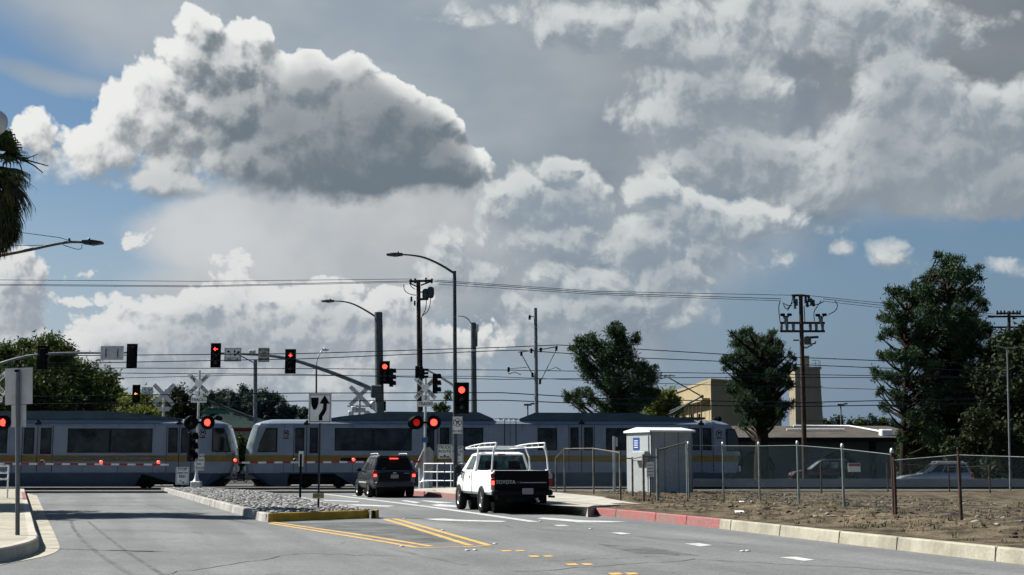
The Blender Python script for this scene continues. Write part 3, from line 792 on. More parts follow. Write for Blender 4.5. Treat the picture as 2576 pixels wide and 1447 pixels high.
def window(root, u0, u1, v0=1077.5, v1=1138, mull=(), name='window', poly=None, glass=None):
    x0, x1 = loc_x(root, u0), loc_x(root, u1); zt = z_of(root['_t0']+x0, u0, v0); zb = z_of(root['_t0']+x0, u0, v1)
    mb = MB()
    mb.box(((x0+x1)/2, 0.006, (zt+zb)/2), (x1-x0, 0.03, zt-zb), M_trim)
    w = mb.build(name, root)
    mb = MB(); e = 0.05; cuts = [x0]+[loc_x(root, m) for m in mull]+[x1]
    for a, b in zip(cuts[:-1], cuts[1:]):
        mb.box(((a+b)/2, -0.012, (zt+zb)/2), (b-a-2*e, 0.02, zt-zb-2*e), glass or M_tgl2)
    mb.build('glass', w); return w
def door(root, u0, um0, um1, u1, v0=1076, v1=1140):
    x0, x1 = loc_x(root, u0)-0.08, loc_x(root, u1)+0.08; zt = z_of(root['_t0']+x0, u0, v0)
    mb = MB(); mb.box(((x0+x1)/2, 0.0, (0.95+zt+.1)/2), (x1-x0, 0.02, zt+.1-0.95), M_tdoor)
    mb.box(((x0+x1)/2, -0.008, (0.95+zt+.1)/2), (0.035, 0.02, zt+.1-0.95), M_trim)
    mb.box(((x0+x1)/2, -0.006, 1.68), (x1-x0-.02, 0.018, 0.345), M_tyel)
    for x in (x0, x1): mb.box((x, -0.004, (0.95+zt+.1)/2), (0.03, 0.02, zt+.1-0.95), M_trim)
    d = mb.build('door', root)
    zb = z_of(root['_t0']+x0, u0, v1)
    for a, b in ((u0, um0), (um1, u1)):
        a, b = loc_x(root, a), loc_x(root, b); w = MB(); w.box(((a+b)/2, -0.012, (zt+zb)/2), (b-a, 0.03, zt-zb), M_trim)
        w.box(((a+b)/2, -0.030, (zt+zb)/2), (b-a-.1, 0.01, zt-zb-.12), M_tgl2); w.build('door_window', d)
    c = MB(); c.box(((x0+x1)/2, -0.02, zt+0.24), (0.34, 0.06, 0.14), M_trim, bevel=.02); c.box(((x0+x1)/2, -0.02, zt+0.36), (0.14, 0.05, 0.1), M_trim); c.build('camera_housing', root)
    return d
def roof_cover(root, uv, y0=0.25, y1=2.35):
    z0 = TOP-0.05; pts = []
    for u, v in uv:
        x = loc_x(root, u); pts.append((x, max(z0, z_of(root['_t0']+x, u, v)+0.012*0)))
    pts = [(pts[0][0], z0)]+pts+[(pts[-1][0], z0)]
    mb = MB(); mb.slab(pts, y0, y1, M_troof); o = mb.build('roof_cover', root)
def cab_window(root, uv):
    pts = [(loc_x(root, u), z_of(root['_t0']+loc_x(root, u), u, v)) for u, v in uv]
    cx = sum(p[0] for p in pts)/len(pts); cz = sum(p[1] for p in pts)/len(pts)
    mb = MB(); mb.slab(pts, -0.03, 0.12, M_trim); w = mb.build('cab_window', root)
    mb = MB(); mb.slab([(cx+(x-cx)*0.86, cz+(z-cz)*0.9) for x, z in pts], -0.045, 0.1, M_tgl); mb.build('glass', w)
def emblem(root, u, v):
    x = loc_x(root, u); z = z_of(root['_t0']+x, u, v)
    mb = MB(); mb.lathe([(0.0, -0.012), (0.17, -0.012), (0.17, 0.01)], M_trim, (x, -0.004, z), 'Y', 20)
    mb.lathe([(0.0, -0.018), (0.135, -0.018), (0.135, 0.01)], mat('emblem_white', (0.5, 0.5, 0.52), 0.5), (x, -0.004, z), 'Y', 20)
    e = mb.build('emblem', root)
    text('letter', 'M', 0.26, M_trim, e, (x, -0.026, z-0.005), bold=0.006)
    mb = MB(); mb.box((x, -0.006, z-0.27), (0.3, 0.01, 0.06), M_trim); mb.build('lettering', root)
def underside_bar(root):
    pass
# --- right car
t0, t1 = t_of(612.5, 1157), t_of(1866, 1157)
TRC = lambda u: t_of(u)-t0
carR, orgR = train_car('train_car', 'silver light rail car with slanted cab facing the gap, running behind the two vehicles', t0, t1, (-1, 1),
    [(TRC(724), TRC(893)), (TRC(1225), TRC(1345)), (TRC(1600), TRC(1745))], 'coupled light rail cars')
carR['_t0'] = t0
window(carR, 841.5, 1035.6, 1077, 1134, mull=(938,))
door(carR, 742.5, 765, 779, 799.5); door(carR, 1071, 1092, 1106, 1130, 1075.5, 1136)
window(carR, 1165, 1215, 1076, 1133); window(carR, 1352, 1401, 1077, 1133)
door(carR, 1434, 1455, 1469, 1491, 1075, 1133); window(carR, 1524, 1600, 1077, 1133)
door(carR, 1738, 1759, 1767, 1789.5, 1077, 1133)
cab_window(carR, [(668, 1077), (697, 1077), (697, 1137), (648, 1137), (653, 1115)])
cab_window(carR, [(1827, 1079), (1848, 1079), (1856, 1100), (1862, 1135), (1827, 1135)])
emblem(carR, 719, 1090); emblem(carR, 1809, 1090)
roof_cover(carR, [(822, 1052.5), (865, 1046), (974, 1035), (1204, 1036.5), (1242, 1053)]); roof_cover(carR, [(1307, 1053), (1347, 1037.5), (1595, 1038.5), (1748, 1055)])
mb = MB()
for u in (1269, 1283, 1297.5):
    x = TRC(u); mb.box((x, 0.0, 2.2), (0.04 if u != 1283 else 0.02, 0.02, 3.3), M_trim)
mb.build('articulation_joint', carR)
mb = MB()
for u in (1262, 1275, 1288, 1300):
    x = TRC(u); mb.box((x, 1.2, TOP+0.03), (0.22, 0.6, 0.08), M_alu)
mb.tube([(TRC(1245), 0.8, TOP+.08), (TRC(1275), 0.8, TOP+.12), (TRC(1306), 0.8, TOP+.08)], 0.03, M_alu)
mb.build('joint_cables', carR)
# windscreen seen on the slanted face
def windscreen(root, side):
    L = root['_L']; mb = MB(); vs = []
    hs = [1.86, 2.3, 2.8, 3.3, 3.55]; ws = [(-0.66, 0.0), (-0.80, 0.12), (-0.915, 0.45)]
    prof = []
    for z in hs:
        row = []
        for fw, k in ws:
            x = k+nose_off(z)*max(0, 1-k/2.0); row.append((x, fw*HW+HW, z))
        full = row[::-1]+[(x, 2*HW-y, z) for x, y, z in row]
        prof.append(full)
    n = len(prof[0])
    for r in prof:
        for (x, y, z) in r:
            X = x-0.02; vs.append((X if side < 0 else L-X, y-0.012 if y < HW else y+0.012, z))
    fs = [(i*n+j, i*n+j+1, (i+1)*n+j+1, (i+1)*n+j) for i in range(len(hs)-1) for j in range(n-1)]
    mb.add(vs, fs if side < 0 else [f[::-1] for f in fs], M_wind, True); mb.build('windscreen', root)
    for sy in (-1, 1):
        mb = MB()
        x = 0.35+nose_off(3.7); X = x if side < 0 else L-x
        mb.lathe([(0.0, 0), (0.16, 0), (0.16, 0.16), (0.1, 0.24), (0, 0.26)], M_black, (X, HW+sy*0.5, TOP-0.02), 'Z', 14)
        mb.build('roof_horn', root)
    mb = MB(); mb.box((0.04 if side < 0 else L-0.04, HW, 1.12), (0.16, 1.7, 0.34), M_alu, bevel=.04); mb.build('bumper', root)
windscreen(carR, -1); windscreen(carR, 1)
# pantograph
mb = MB()
def tp(u, v, y=1.3):
    x = TRC(u); return (x, y, z_of(t0+x, u, v))
for dy in (-0.35, 0.35):
    mb.tube([tp(1697, 1040, 1.3+dy), tp(1779, 994.5, 1.3)], [0.05, 0.04], M_darksteel)
mb.tube([tp(1779, 994.5), tp(1692, 945)], [0.04, 0.03], M_darksteel)
mb.tube([tp(1766, 1000), tp(1696, 1033)], 0.015, M_alu)
mb.lathe([(0, -.12), (.1, -.1), (.1, .1), (0, .12)], M_darksteel, tp(1779, 994.5), 'Y', 10)
pan = mb.build('pantograph', carR)
mb = MB()
for du in (-9, 4): mb.tube([tp(1686+du, 946, 0.5), tp(1690+du, 941, 0.7), tp(1690+du, 941, 2.0), tp(1686+du, 946, 2.2)], 0.03, M_darksteel)
mb.tube([tp(1670, 941, 1.3), tp(1712, 942, 1.3)], 0.03, M_darksteel); mb.build('collector_head', pan)
mb = MB(); x = TRC(1727); mb.box((x, 1.3, TOP+0.12), (2.4, 1.5, 0.12), M_darksteel)
for k in range(5): mb.lathe([(0, 0), (.08, .02), (.05, .1), (.08, .18), (0, .25)], M_black, (x-0.9+k*.45, 0.7, TOP+.15), 'Z', 8)
mb.build('pantograph_base', carR)
# --- left car
t1l = t_of(588, 1160)
t0l = t1l-27.5
carL, orgL = train_car('train_car', 'silver light rail car cut off by the left edge, cab at the coupling gap', t0l, t1l, (1,),
    [(t_of(341)-t0l, t_of(423)-t0l+1.0), (5.5, 9.0)], 'coupled light rail cars')
carL['_t0'] = t0l
window(carL, 170, 383, 1078, 1139, mull=(277,)); door(carL, 60, 86, 102, 129, 1076, 1142); window(carL, -70, 18, 1078, 1140)
door(carL, 423, 447, 455, 478, 1076, 1139)
cab_window(carL, [(533, 1077), (562, 1077), (570, 1095), (581, 1137), (533, 1137)])
emblem(carL, 509.5, 1088)
roof_cover(carL, [(-420, 1034), (262, 1033), (380, 1044), (452, 1052.5)])
windscreen(carL, 1)
mb = MB(); c = (t_of(283)-t0l); mb.box((c, 0.0, 1.70), (9.0, 0.02, 0.16), M_tgl); mb.box((c, -0.004, 1.70), (8.9, 0.02, 0.03), M_tsil); mb.build('side_band', carL)
mb = MB(); c = (t_of(935)-t0); mb.box((c, 0.0, 1.62), (3.4, 0.02, 0.20), M_trim); mb.build('side_band', carR)
text('lettering', 'METRO', 0.16, M_tyel, carR, (t_of(935)-t0, -0.02, 1.62))
for root in (carR, carL):
    mb = MB(); L = root['_L']
    for i in range(1, int(L/1.9)):
        x = i*1.9+.3
        if 1.6 < x < L-1.6: mb.box((x, -.001, 3.42), (.014, .012, .36), M_trim); mb.box((x, .0, 1.15), (.014, .012, .5), M_trim)
    mb.box((L/2, .003, 3.60), (L-4, .012, .02), M_trim); mb.box((L/2, -.001, .90), (L-4, .012, .02), M_trim); mb.build('panel_seams', root)
# couplers
for root, s_ in ((carR, -1), (carL, 1)):
    L = root['_L']; mb = MB()
    def X(k): return k if s_ < 0 else L-k
    mb.tube([(X(0.9), HW, 0.62), (X(-0.28), HW, 0.62)], [0.14, 0.12], M_alu)
    mb.box((X(-0.2), HW, 0.64), (0.28, 0.5, 0.42), M_darksteel, bevel=0.04)
    mb.tube([(X(0.35), HW-.35, 0.92), (X(0.05), HW-.4, 0.35), (X(-0.25), HW-.3, 0.55)], 0.035, M_alu)
    mb.tube([(X(0.3), HW+.2, 0.98), (X(0.0), HW-.2, 0.5), (X(-0.25), HW+.1, 0.6)], 0.03, M_black)
    mb.slab([(X(0.35), 0.55), (X(0.75), 0.12), (X(1.6), 0.12), (X(1.6), 0.40)], HW-0.9, HW+0.9, M_tunder)
    mb.build('coupler', root)
for r_ in (carR, carL):
    pass
# ------------------------------------------------------------------ signals, signs, poles
def disc(mb, c, r, m, y0=0.0, y1=0.01, seg=20):
    mb.lathe([(0.0, y0), (r, y0), (r, y1)], m, c, 'Y', seg)
def arrow_poly(kind):
    if kind == 'left': return [(-0.09, 0), (-0.02, 0.075), (0.0, 0.055), (-0.035, 0.015), (0.09, 0.015), (0.09, -0.015), (-0.035, -0.015), (0.0, -0.055), (-0.02, -0.075)]
    return [(-0.02, 0.08), (0.03, 0.08), (0.03, 0.0), (0.085, 0.0), (0.0, -0.085), (-0.085, 0.0), (-0.02, 0.0)]
def signal_head(label, u, v, w, h, d, lit=0, kind='ball', rz=0.0, group='traffic signal heads', plate=True, litmat=None, cat='traffic signal'):
    """three-section head facing -y; sized to span w x h frame pixels"""
    p = P(u, v, d); H = h*PX(d); Wd = w*PX(d)
    r = thing('traffic_signal', label, cat, (p.x, p.y, p.z), rz, group)
    if plate:
        mb = MB(); mb.box((0, 0.06, 0), (Wd, 0.01, H), M_black, bevel=0.003)
        e = 0.018
        mb.box((0, 0.0515, H/2-e/2), (Wd, 0.01, e), M_darksteel); mb.build('backplate', r)
    hh = H*0.76 if plate else H; hw = hh/3.15
    mb = MB(); mb.box((0, 0.08, 0), (hw, 0.16, hh), M_black, bevel=0.015); mb.build('housing', r)
    for k in range(3):
        z = hh/2-hh*(k+0.5)/3
        R_ = hh/6.9
        mb = MB(); n = 14; vs = []; fs = []
        for i in range(n+1):
            a = -0.15*PI+i*(1.3*PI)/n
            for (y, rr_) in ((0.0, R_*1.08), (-0.19, R_*1.12), (-0.19, R_*1.05), (0.0, R_*1.01)):
                vs.append((rr_*math.cos(a), y, z+rr_*math.sin(a)))
        for i in range(n):
            for j in range(3): fs.append((i*4+j, i*4+j+1, i*4+j+5, i*4+j+4))
        mb.add(vs, fs, M_black, True); vz = mb.build('visor', r)
        mb = MB()
        if k == lit and kind == 'ball': disc(mb, (0, -0.012, z), R_*0.95, litmat or M_red)
        else: disc(mb, (0, -0.012, z), R_*0.95, M_lens)
        ln = mb.build('lens', vz)
        if k == lit and kind != 'ball' and kind is not None:
            mb = MB(); sc_ = R_*0.95/0.105
            mb.slab([(x*sc_, z+y*sc_) for x, y in arrow_poly(kind)], -0.024, -0.014, litmat or M_red); mb.build('arrow', vz)
    return r
def cyl(mb, a, b, r0, r1, m, seg=12): mb.tube([a, b], [r0, r1], m, seg)
def board(mb, c, L, W, ang, m, y0, th=0.012):
    ca, sa_ = math.cos(ang), math.sin(ang)
    pts = [(-L/2, -W/2), (L/2, -W/2), (L/2, W/2), (-L/2, W/2)]
    mb.slab([(c[0]+x*ca-y*sa_, c[2]+x*sa_+y*ca) for x, y in pts], y0, y0+th, m)
def crossbuck(root, z, L, W, lettered=True, y=-0.09, m=None):
    a = R(45)
    for i, (ang, l1, l2) in enumerate(((a, 'CROS', 'SING'), (-a, 'RAIL', 'ROAD'))):
        mb = MB(); board(mb, (0, 0, z), L, W, ang, m or M_signw, y-0.014*i); b = mb.build('crossbuck_board', root)
        if lettered:
            for s_, tx in ((-1, l1), (1, l2)):
                off = L*0.27*s_
                text('lettering', tx, W*0.92, M_signk, b, (off*math.cos(ang), y-0.014*i-0.006, z+off*math.sin(ang)), rot=(PI/2, -ang, 0), sx=0.78, bold=0.006)
def plate_sign(root, name, c, w, h, lines, size=None, m=None, back=False, border=True, y=-0.06):
    """lines: list of (text, relative height position -1..1, size)"""
    mb = MB(); mb.box((c[0], y, c[2]), (w, 0.006, h), m or M_signw); s_ = mb.build(name, root)
    if border:
        mb = MB(); e = min(w, h)*0.035
        for dx, dz, ww, hh in ((0, h/2-1.8*e, w-2.6*e, e*.7), (0, -h/2+1.8*e, w-2.6*e, e*.7), (w/2-1.8*e, 0, e*.7, h-4.3*e), (-w/2+1.8*e, 0, e*.7, h-4.3*e)):
            mb.box((c[0]+dx, y-0.0045, c[2]+dz), (ww, 0.003, hh), M_signk)
        mb.build('border', s_)
    for (tx, rel, sz) in lines:
        text('lettering', tx, sz*h, M_signk, s_, (c[0], y-0.006, c[2]+rel*h/2), bold=0.004, depth=0.002)
    return s_
def flasher(root, u_off, z, r, lit, y=-0.12, rzv=0.0):
    mb = MB(); disc(mb, (u_off, y, z), r, M_black, 0.0, 0.03, 28)
    f = mb.build('flasher', root)
    mb = MB(); n = 22; vs = []; fs = []; q = r*0.52
    for i in range(n+1):
        a = -0.25*PI+i*1.5*PI/n
        for (yy, rr_) in ((0.0, q*1.03), (-0.26, q*1.08), (-0.26, q*1.02), (0.0, q*0.98)): vs.append((u_off+rr_*math.cos(a), y+yy, z+rr_*math.sin(a)))
    for i in range(n):
        for j in range(3): fs.append((i*4+j, i*4+j+1, i*4+j+5, i*4+j+4))
    mb.add(vs, fs, M_black, True); mb.build('visor', f)
    mb = MB(); disc(mb, (u_off, y-0.02, z), q*0.93, M_red if lit == 1 else M_reddim if lit == 2 else M_lens, 0, .02, 24); mb.build('lens', f)
def crossing_signal(label, u, vb, d, vx, lits, extra=None, lettered=True, tracks=True, rz=0.0, vpole=None, foff=(-0.37, 0.50)):
    b = P(u, 1170, d); r = thing('crossing_signal', label, 'railroad signal', (b.x, b.y, 0), rz, 'railroad crossing signals')
    zx = P(u, vx, d).z
    zt = P(u, vpole or vx-32, d).z
    mb = MB(); cyl(mb, (0, 0, 0.0), (0, 0, zt), 0.075, 0.06, M_alu); mb.build('pole', r)
    mb = MB(); mb.box((0, 0, 0.25), (0.5, 0.5, 0.5), M_alu, bevel=0.04); mb.lathe([(.2, .5), (.12, .62), (.08, .9)], M_alu, seg=14); mb.build('base', r)
    crossbuck(r, zx, 1.5, 0.23, lettered)
    if tracks:
        zt2 = P(u, vx+38, d).z
        ps = plate_sign(r, 'tracks_sign', (0.02, 0, zt2+0.28), 0.42, 0.3, [('3', 0, 0.95)], border=False, y=-0.10)
        ps = plate_sign(r, 'tracks_sign', (0.02, 0, zt2-0.03), 0.80, 0.27, [('TRACKS', 0, 0.74)], border=False, y=-0.10)
    zf = P(u, 1063, d).z
    mb = MB(); mb.box((0.06, -0.05, zf), (0.9, 0.08, 0.1), M_black); mb.build('crossarm', r)
    for o_, l_ in zip(foff, lits): flasher(r, o_, zf, 0.365, l_)
    return r
# crossing signal on the median
CS1 = crossing_signal('crossing signal on the median with lettered crossbuck and one lit flasher', 495, 1225, 70, 967, (0, 1), foff=(-0.345, 0.52), vpole=932)
s_ = plate_sign(CS1, 'warning_sign', (0.14, 0, P(0, 1162.5, 70).z), 0.52, 0.84, [('DO NOT', .68, .17), ('STOP', .2, .2), ('ON', -.25, .17), ('TRACKS', -.7, .17)])
CS2 = crossing_signal('crossing signal by the white railing with lettered crossbuck, right flasher lit brighter', 1068.5, 1227, 70, 977, (2, 1), foff=(-0.44, 0.45), vpole=945)
mb = MB(); disc(mb, (-0.58, -0.07, P(0, 1064, 70).z), 0.33, M_black, 0, .03, 24); mb.build('flasher', CS2)
mb = MB(); mb.box((0.0, -0.1, P(0, 1107, 70).z), (0.32, 0.02, 0.26), mat('blue_sign', (0.04, 0.13, 0.26), 0.5)); mb.build('blue_plate', CS2)
CS3 = crossing_signal('crossing signal cut off by the left frame edge with one red flasher', -22, 1225, 66, 965, (0, 1), foff=(-0.42, 0.53))
# backs of crossbucks across the tracks
def back_buck(label, u, v, d, L, vb=1170):
    b = P(u, 1170, d); r = thing('crossbuck_sign', label, 'crossbuck', (b.x, b.y, 0), 0, 'crossbucks seen from behind')
    z = P(u, v, d).z; mb = MB(); cyl(mb, (0, 0, 0), (0, 0, z+0.2), 0.09, 0.08, M_signback); mb.build('pole', r)
    crossbuck(r, z, L, 0.27, False, m=M_signback)
    mb = MB(); mb.box((0, -0.02, P(u, v+36, d).z), (0.8, 0.02, 0.3), M_signback); mb.build('tracks_sign', r)
    return r
b1 = back_buck('unlettered back of a crossbuck beyond the left train car', 407, 993, 90, 1.9)
b2 = back_buck('unlettered back of a crossbuck above the train roof beside the tall concrete post', 902, 996, 90, 1.75)
mb = MB()
for x, z in ((-.55, -1.2), (-.35, -0.9), (.5, -1.2), (.62, -1.3)): mb.box((x, -.1, P(0, 996, 90).z+z), (.34, .3, .42), M_alu, bevel=.05)
mb.box((0, -.05, P(0, 1022, 90).z), (1.6, .1, .1), M_alu); mb.build('signal_box', b2)
mb = MB(); disc(mb, (0.95, -.1, P(0, 1020, 90).z), 0.3, M_signback, 0, .05); disc(mb, (1.2, .0, P(0, 1027, 90).z), 0.28, M_black, 0, .05); mb.build('flasher', b2)
# stop-here-on-red signs
def ground_sign(label, u, v0, v1, w, d, lines, vb, cat='sign', arrow=None, group=None, post=True, m=None):
    b = P(u, 1170, d); r = thing('road_sign', label, cat, (b.x, b.y, 0), 0, group)
    zt, zb = P(u, v0, d).z, P(u, v1, d).z; W_ = w*PX(d); h = zt-zb
    mb = MB(); mb.box((0, 0, (zt-0.05)/2), (0.05, 0.05, zt-0.05), M_steel); mb.build('post', r)
    s = plate_sign(r, 'sign_plate', (0, 0, (zt+zb)/2), W_, h, lines, m=m, y=-0.04)
    if arrow:
        mb = MB(); a = arrow; k = W_*0.2; cz = zb+h*0.16
        pts = [(-1, -.09), (.3, -.09), (.3, -.33), (1, 0), (.3, .33), (.3, .09), (-1, .09)]
        ca, sa_ = math.cos(R(a)), math.sin(R(a)); mb.slab([(k*(x*ca-y*sa_), cz+k*(x*sa_+y*ca)) for x, y in pts], -0.052, -0.046, M_signk); mb.build('arrow', s)
    return r
ground_sign('short white stop here on red sign at the far tip of the median', 460, 1175, 1219, 33, 69, [('STOP', .74, .22), ('HERE ON', .32, .14), ('RED', -.08, .22)], 1225, arrow=-32)
ground_sign('white stop here on red sign with arrow pointing down left by the railing', 1150.5, 1122, 1163, 29, 68, [('STOP', .74, .22), ('HERE ON', .32, .14), ('RED', -.08, .22)], 1230, arrow=212)
tr = ground_sign('white truck route sign with two-way arrow in front of the railing', 1118, 1118.5, 1153.5, 35, 67, [('TRUCK', .58, .26), ('ROUTE', .02, .26)], 1230)
mb = MB(); z = P(0, 1149, 67).z; mb.slab([(-.25, z), (-.15, z+.05), (-.15, z+.015), (.15, z+.015), (.15, z+.05), (.25, z), (.15, z-.05), (.15, z-.015), (-.15, z-.015), (-.15, z-.05)], -.052, -.046, M_signk); disc(mb, (0, -.05, z+.05), .05, M_signk); mb.build('arrow', tr)
nr = ground_sign('no right turn on red sign fixed under the near traffic signal', 1150, 1048, 1091, 24, 66, [('ON RED', -.72, .17)], 1230)
mb = MB(); z = P(0, 1063, 66).z
n = 24
for a0 in range(n):
    a, b = 2*PI*a0/n, 2*PI*(a0+1)/n; r0, r1 = .17, .2
    mb.add([(r0*math.cos(a), -.0525, z+r0*math.sin(a)), (r1*math.cos(a), -.0525, z+r1*math.sin(a)), (r1*math.cos(b), -.0525, z+r1*math.sin(b)), (r0*math.cos(b), -.0525, z+r0*math.sin(b))], [(0, 1, 2, 3)], M_signk)
mb.slab([(-.06, z-.13), (-.02, z-.13), (-.02, z+.02), (.03, z+.03), (.03, z-.02), (.12, z+.05), (.03, z+.12), (.03, z+.07), (-.06, z+.05)], -.056, -.05, M_signk)
mb.slab([(-.15, z+.11), (-.12, z+.14), (.14, z-.12), (.11, z-.15)], -.057, -.051, M_signk); mb.build('symbol', nr)
# keep right sign on the median
b = G(800.5, 1281, 0.19); r = thing('keep_right_sign', 'large white keep right sign on a thin dark post in the median cobbles', 'sign', (b.x, b.y, 0.19))
dk = b.y; zt, zb = P(800, 990, dk).z-0.19, P(800, 1064.5, dk).z-0.19
mb = MB(); mb.box((0, 0, (zt-0.03)/2), (0.05, 0.05, zt-0.03), M_darksteel); mb.build('post', r)
W_ = 58*PX(dk); s = plate_sign(r, 'sign_plate', (0, 0, (zt+zb)/2), W_, zt-zb, [], border=True, y=-0.035)
k = W_/58.0; zc = (zt+zb)/2
def kp(u, v): return ((u-800.5)*k, zc-(v-1027.3)*k)
mb = MB()
mb.slab([kp(u, v) for u, v in ((778, 1001), (797, 1001), (796, 1016), (793, 1026), (789, 1031), (784, 1031), (780, 1022), (778, 1012))], -.047, -.041, M_signk)
mb.slab([kp(u, v) for u, v in ((812, 995), (825, 1016), (817.5, 1016), (817, 1030), (812, 1042), (807, 1048), (807, 1058), (797.5, 1058), (798, 1045), (803, 1037), (808, 1029), (808.5, 1016), (799, 1016))], -.047, -.041, M_signk)
mb.build('symbol', s)
mb = MB(); z = P(0, 1247, dk).z-0.19; mb.box((0, -.04, z), (28*k, .01, 13*k), M_conc)
for x in (-8, 0, 8): disc(mb, (x*k, -.05, z), 4*k, M_yelk)
mb.build('reflector_plate', r)
b = G(754.5, 1255, 0.19); r = thing('delineator_post', 'thin black post with small white plate on the median behind the keep right sign', 'post', (b.x, b.y, 0.19))
dk = b.y; zt = P(754, 1135, dk).z-.19; mb = MB(); mb.box((0, 0, (zt-.1)/2), (.07, .05, zt-.1), M_black); mb.build('post', r)
mb = MB(); mb.box((0, .04, zt-.26), (12*PX(dk), .008, .52), M_signw); mb.build('plate', r)
# sign seen from behind on the left sidewalk
b = G(44, 1346, 0.2); r = thing('road_sign', 'plain grey back of a large sign on a pole at the left sidewalk edge', 'sign', (b.x, b.y, .2)); dk = b.y; k = PX(dk)
zt = P(42, 925, dk).z-.2
mb = MB(); cyl(mb, (0, 0, 0), (0, 0, zt-.03), .036, .036, M_steel, 10); mb.build('pole', r)
mb = MB(); z0 = P(42, 1017, dk).z-.2; mb.box((0, .045, (zt+z0)/2), (69*k, .006, zt-z0), M_signback); mb.build('sign_plate', r)
mb = MB(); z0, z1 = P(42, 1018, dk).z-.2, P(42, 1074, dk).z-.2; mb.box((0, .045, (z0+z1)/2), (37*k, .006, z0-z1), M_signback); mb.build('lower_plate', r)
mb = MB(); mb.box((-1*k, -.03, zt-.05), (12*k, .01, 6*k), M_black); mb.build('bracket', r); r.rotation_euler = (0, -R(2.6), 0)
# gate arms
M_gr = mat('gate_red', (0.42, 0.035, 0.03), 0.5, vs=5, var=.1)
def gate(label, u0, v0, u1, v1, d, lights, rad=0.05):
    a, b = P(u0, v0, d), P(u1, v1, d); r = thing('crossing_gate_arm', label, 'gate arm', (a.x, a.y, 0), 0, 'lowered crossing gate arms', world_coords=True)
    mb = MB(); n = int((b-a).length/0.41)
    for i in range(n):
        q0, q1 = a.lerp(b, i/n), a.lerp(b, (i+1)/n); L = (q1-q0).length
        mb.box((q0+q1)/2, (L, .04, .09), M_gr if i % 2 == 0 else M_white, M=Matrix.Rotation(-math.atan2(q1.z-q0.z, q1.x-q0.x), 3, 'Y'))
    mb.build('arm', r)
    for (u, lit) in lights:
        t = (u-u0)/(u1-u0); q = a.lerp(b, t)
        mb = MB(); mb.lathe([(0, -.07), (.085, -.07), (.085, .05), (0, .07)], M_alu, (q.x, q.y, q.z+.12), 'Y', 14); l = mb.build('gate_lamp', r)
        mb = MB(); disc(mb, (q.x, q.y-.09, q.z+.12), .075, M_red if lit else M_lens, 0, .02); 
        if lit: mb.lathe([(.0, -.05), (.06, -.03), (.078, .02)], M_red, (q.x, q.y-.1, q.z+.12), 'Y', 12)
        mb.build('lens', l)
    return r
gate('striped gate arm on the left with a dark first lamp and two lit lamps', -30, 1166.5, 424, 1169, 69, [(107, 0), (255, 1), (399, 1)])
g2 = gate('striped gate arm crossing behind the dark car toward the median', 588, 1164, 1058, 1161.5, 69.6, [(592, 1), (741.5, 0), (889.5, 1)])
# gate machine
b = P(1066, 1170, 69.8); r = thing('gate_machine', 'weathered grey gate machine with counterweight wings beside the railing', 'gate machine', (b.x+.05, b.y+.25, 0)); k = PX(69.8)
def lz(v): return P(0, v, 69.8).z
mb = MB(); mb.box((.0, .35, .7), (.7, .5, 1.4), M_signback, bevel=.05); mb.build('housing', r)
mb = MB(); mb.slab([(-.5, lz(1178)), (-.28, lz(1160)), (-.02, lz(1128)), (.22, lz(1124)), (.42, lz(1136)), (.42, lz(1178))], -.02, .08, M_conc); mb.tube([(-.5, -.05, lz(1176)), (-.05, -.05, lz(1128))], .03, M_alu); mb.build('counterweight', r)
# traffic signals
signal_head('left-most mast arm signal showing a red left arrow', 542, 894, 26, 62, 86, 0, 'left')
signal_head('signal at the bend of the long mast arm showing a red light', 730, 909, 27.5, 62, 86, 0, 'down')
signal_head('red signal strapped to the tall concrete post', 967.5, 937, 25, 58, 86.2, 0)
signal_head('near red signal on the street lamp pole, largest in view', 1161, 1001, 37, 78, 66, 0)
signal_head('black signal seen from behind at the tip of the left mast arm', 332.5, 896, 27, 62, 80, None, None, PI)
signal_head('dark signal silhouetted against the big left tree', 108, 900, 27, 60, 80, None, None, PI)
signal_head('small far signal with an amber symbol beyond the left train car', 342, 991, 20, 46, 112, 1, 'left', litmat=M_amber)
signal_head('side-on signal beside the one on the tall concrete post', 987, 950, 16, 46, 86.1, None, None, R(75), plate=False)
signal_head('dark signal facing right above the lettered crossbuck by the railing', 1053, 936, 20, 30, 66.5, None, None, R(70), plate=False)
signal_head('small side-on signal just right of the wooden pole', 1067, 940, 10, 26, 66.4, None, None, R(80), plate=False)
signal_head('side-on signal hanging from the pale arm right of the crossbuck', 1098, 965, 20, 50, 66.3, None, None, R(72), plate=False)
signal_head('black side-on signal strapped to the median crossing signal', 484, 1124, 24, 72, 69.7, None, None, R(62), plate=False)
signal_head('small dark signal low beside the tall concrete post', 966.5, 1022, 8, 24, 87, None, None, R(180), plate=False)
